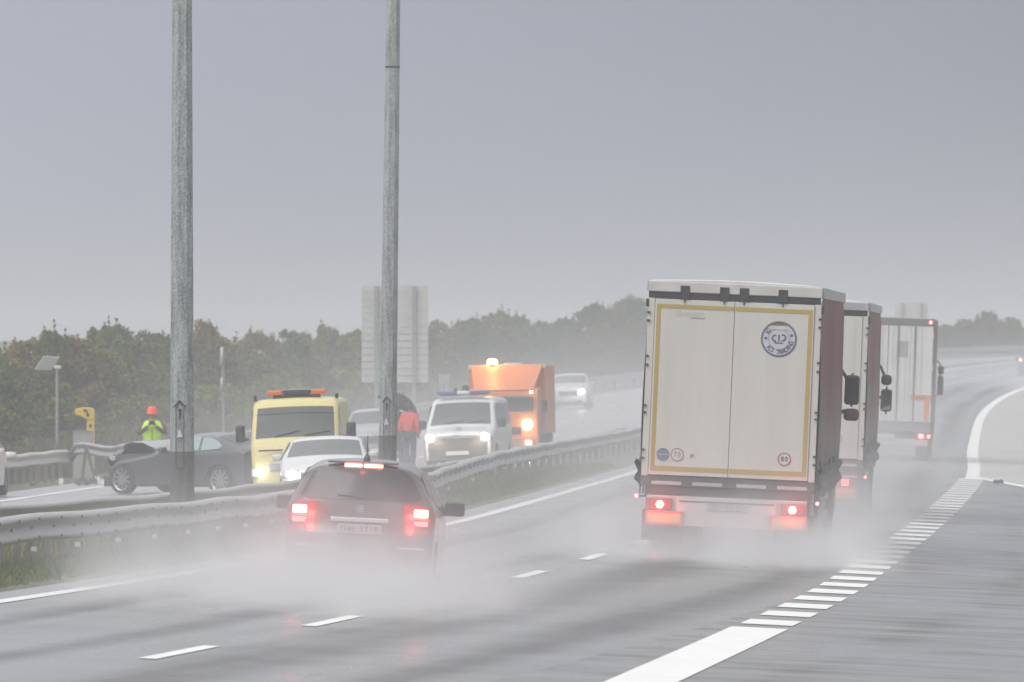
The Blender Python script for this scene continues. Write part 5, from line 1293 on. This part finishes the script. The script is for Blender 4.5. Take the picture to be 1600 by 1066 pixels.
# grass: median and verges
def grass(name, label, spots, m, hmin, hmax, wd=.012, seed=3):
    r = random.Random(seed); vs = []; fs = []
    for X, Y in spots:
        z = gz(X, Y); h = r.uniform(hmin, hmax)
        for k in range(4):
            a = r.uniform(0, 6.28); b = r.uniform(.1, .5)*h; x0, y0 = X+r.uniform(-.06, .06), Y+r.uniform(-.06, .06); o = len(vs); w_ = wd*r.uniform(.7, 1.5); hh = h*r.uniform(.6, 1)
            vs += [(x0-w_*sin(a+1.57), y0, z-.02), (x0+w_, y0, z-.02), (x0+b*cos(a)*.4+w_*.6, y0+b*sin(a)*.4, z+hh*.6), (x0+b*cos(a)*.4-w_*.6, y0+b*sin(a)*.4, z+hh*.6), (x0+b*cos(a), y0+b*sin(a), z+hh)]
            fs += [(o, o+1, o+2, o+3), (o+3, o+2, o+4)]
    me = bpy.data.meshes.new(name); me.from_pydata(vs, [], fs); me.materials.append(m); o = bpy.data.objects.new(name, me); COL.objects.link(o)
    return tag(o, label, 'grass', None, 'stuff')
m_grass = leafmat('grass_blades', [(.070,.105,.018), (.13,.155,.030), (.20,.185,.055), (.25,.21,.085)])
m_dry = leafmat('dry_grass', [(.09,.08,.04), (.15,.12,.065), (.20,.16,.10)])
rnd = random.Random(4)
sp = []
for i in range(16000):
    Y = 108+150*rnd.random()**1.4; u = rnd.uniform(-4.3, -.75); sp.append((edge(Y)+u, Y))
grass('median_grass', 'rough short grass covering the median under the crash barriers', sp, m_grass, .06, .20, .014)
sp = []
for i in range(9000):
    Y = 110+110*rnd.random()**1.3; u = rnd.choice([rnd.uniform(-2.6, -2.0), rnd.uniform(-3.9, -2.6)]); sp.append((edge(Y)+u, Y))
grass('tall_grass', 'taller grey-green weeds between the two median barriers', sp, m_grass, .22, .50, .016, 5)
sp = []
for i in range(15000):
    Y = 245+260*rnd.random(); u = -15.4-9*rnd.random()**1.2; sp.append((edge(Y)+u, Y))
grass('dry_grass', 'tall dry brownish grass between the outer barrier and the trees', sp, m_dry, .25, .95, .03, 6)

# ------------------------------------------------------------------ haze and spray
HC = (.90, .905, .945)
hz_m = bpy.data.materials.new('haze_air'); hz_m.use_nodes = True; t_ = hz_m.node_tree; t_.nodes.clear()
o_ = t_.nodes.new('ShaderNodeOutputMaterial'); v_ = t_.nodes.new('ShaderNodeVolumePrincipled'); v_.inputs['Density'].default_value = .00085; v_.inputs['Color'].default_value = (*HC, 1); v_.inputs['Anisotropy'].default_value = .2
t_.links.new(v_.outputs[0], o_.inputs['Volume'])
g = MB(); g.box(-1000, 1700, -90, 3300, -2.5, 15.2); tag(g.build('haze', hz_m), 'thin grey rain haze filling the air', 'haze', None, 'stuff')
def spray(label, X, Y, head, size, dens, hfall, nscale=.7, ncontrast=1., step=1., pw=2.0, zoff=-.15, tag_='spray', back=.35):
    """closed box of drifting droplets: dense low down, ragged, fading to nothing at every side"""
    lx, ly, lz = size
    m = bpy.data.materials.new('water_spray'); m.use_nodes = True; t = m.node_tree; t.nodes.clear(); n = t.nodes.new; L = t.links.new
    out_ = n('ShaderNodeOutputMaterial'); pv = n('ShaderNodeVolumePrincipled'); L(pv.outputs[0], out_.inputs['Volume']); pv.inputs['Color'].default_value = (.97, .97, .98, 1); pv.inputs['Anisotropy'].default_value = .25
    c = n('ShaderNodeTexCoord'); s = n('ShaderNodeSeparateXYZ'); L(c.outputs['Object'], s.inputs[0])
    def math_(op, a, b=None, c_=None):
        q = n('ShaderNodeMath'); q.operation = op
        for i, v in enumerate((a, b, c_)):
            if v is None: continue
            if isinstance(v, (int, float)): q.inputs[i].default_value = v
            else: L(v, q.inputs[i])
        return q.outputs[0]
    mp = n('ShaderNodeMapping'); L(c.outputs['Object'], mp.inputs[0]); mp.inputs['Scale'].default_value = (1, .45, 1.3)
    nz_ = n('ShaderNodeTexNoise'); nz_.inputs['Scale'].default_value = nscale; nz_.inputs['Detail'].default_value = 3; L(mp.outputs[0], nz_.inputs['Vector'])
    nn = math_('MULTIPLY_ADD', nz_.outputs[0], 2.4*ncontrast, .5-1.2*ncontrast); nn = math_('MAXIMUM', nn, 0)
    ax = math_('ABSOLUTE', math_('DIVIDE', s.outputs[0], lx/2)); ex = math_('MAXIMUM', math_('SUBTRACT', 1, math_('POWER', ax, pw)), 0)
    ay = math_('ABSOLUTE', math_('DIVIDE', s.outputs[1], ly/2)); ey = math_('MAXIMUM', math_('SUBTRACT', 1, math_('POWER', ay, pw*1.2)), 0)
    hz_ = math_('EXPONENT', math_('DIVIDE', s.outputs[2], -hfall)); et = math_('MAXIMUM', math_('SUBTRACT', 1, math_('POWER', math_('MAXIMUM', math_('DIVIDE', s.outputs[2], lz), 0), 2)), 0)
    d = math_('MULTIPLY', math_('MULTIPLY', ex, ey), math_('MULTIPLY', hz_, et)); d = math_('MULTIPLY', d, nn); d = math_('MULTIPLY', d, dens)
    L(d, pv.inputs['Density'])
    g = MB(); g.box(-lx/2, lx/2, -ly/2, ly/2, zoff, lz); o = g.build('spray', m); o.location = (X, Y, gz(X, Y)); o.rotation_euler = (0, 0, -head)
    return tag(o, label, tag_, None, 'stuff')
spray('white spray thrown up behind the dark hatchback', -2.55, 122.2, .07, (5.8, 13, 2.2), 1.25, .47, 1.1, 1.3, pw=1.5)
spray('thin mist trailing over the lane around the hatchback', -2.5, 126, .08, (8.0, 26, 2.6), .10, .85, .5, .7)
spray('spray under and behind the nearest lorry', 2.95, 153.5, .05, (5.6, 12, 2.2), .80, .48, .9, 1.2)
spray('mist drifting beside the nearest lorry', 2.6, 163, .055, (10, 34, 3.4), .060, 1.0, .5, .8)
spray('spray behind the second lorry', 5.0, 187, .05, (4.4, 16, 2.6), .36, .75, .8, .9)
spray('spray cloud around the distant box lorry', 9.0, 285, .05, (6, 60, 4.0), .065, 1.3, .3, .8)
spray('spray behind the far blue car', px(1575, 585), 590, .07, (12, 80, 3.2), .045, 1.8, .25, .6)
spray('mist over the opposite carriageway around the stopped vehicles', edge(262)-7.0, 262, .05, (17, 100, 4.4), .016, 1.6, .2, .6)
spray('white mist over the far part of both carriageways', edge(410)-7.5, 410, .062, (25, 230, 6), .018, 2.2, .12, .6)
spray('mist hanging over the lanes between and behind the lorries', cen(228)+.3, 228, .05, (11.5, 125, 4.2), .024, 1.5, .22, .7, pw=2.5)
for sx_, lab_ in ((-.78, 'left'), (.70, 'right')):
    spray('ragged plume rising off the '+lab_+' rear wheel of the dark hatchback', -1.84+sx_-.25, 123.9, .06, (1.7, 5.5, 1.9), .85, .55, 2.4, 1.8, pw=1.4)
spray('plume drifting up along the right side of the nearest lorry', 4.75, 158, .05, (1.9, 14, 2.6), .30, .75, 1.3, 1.6, pw=1.5)
spray('plume drifting up along the left side of the nearest lorry', 1.25, 158, .05, (2.2, 14, 2.2), .22, .65, 1.3, 1.6, pw=1.5)
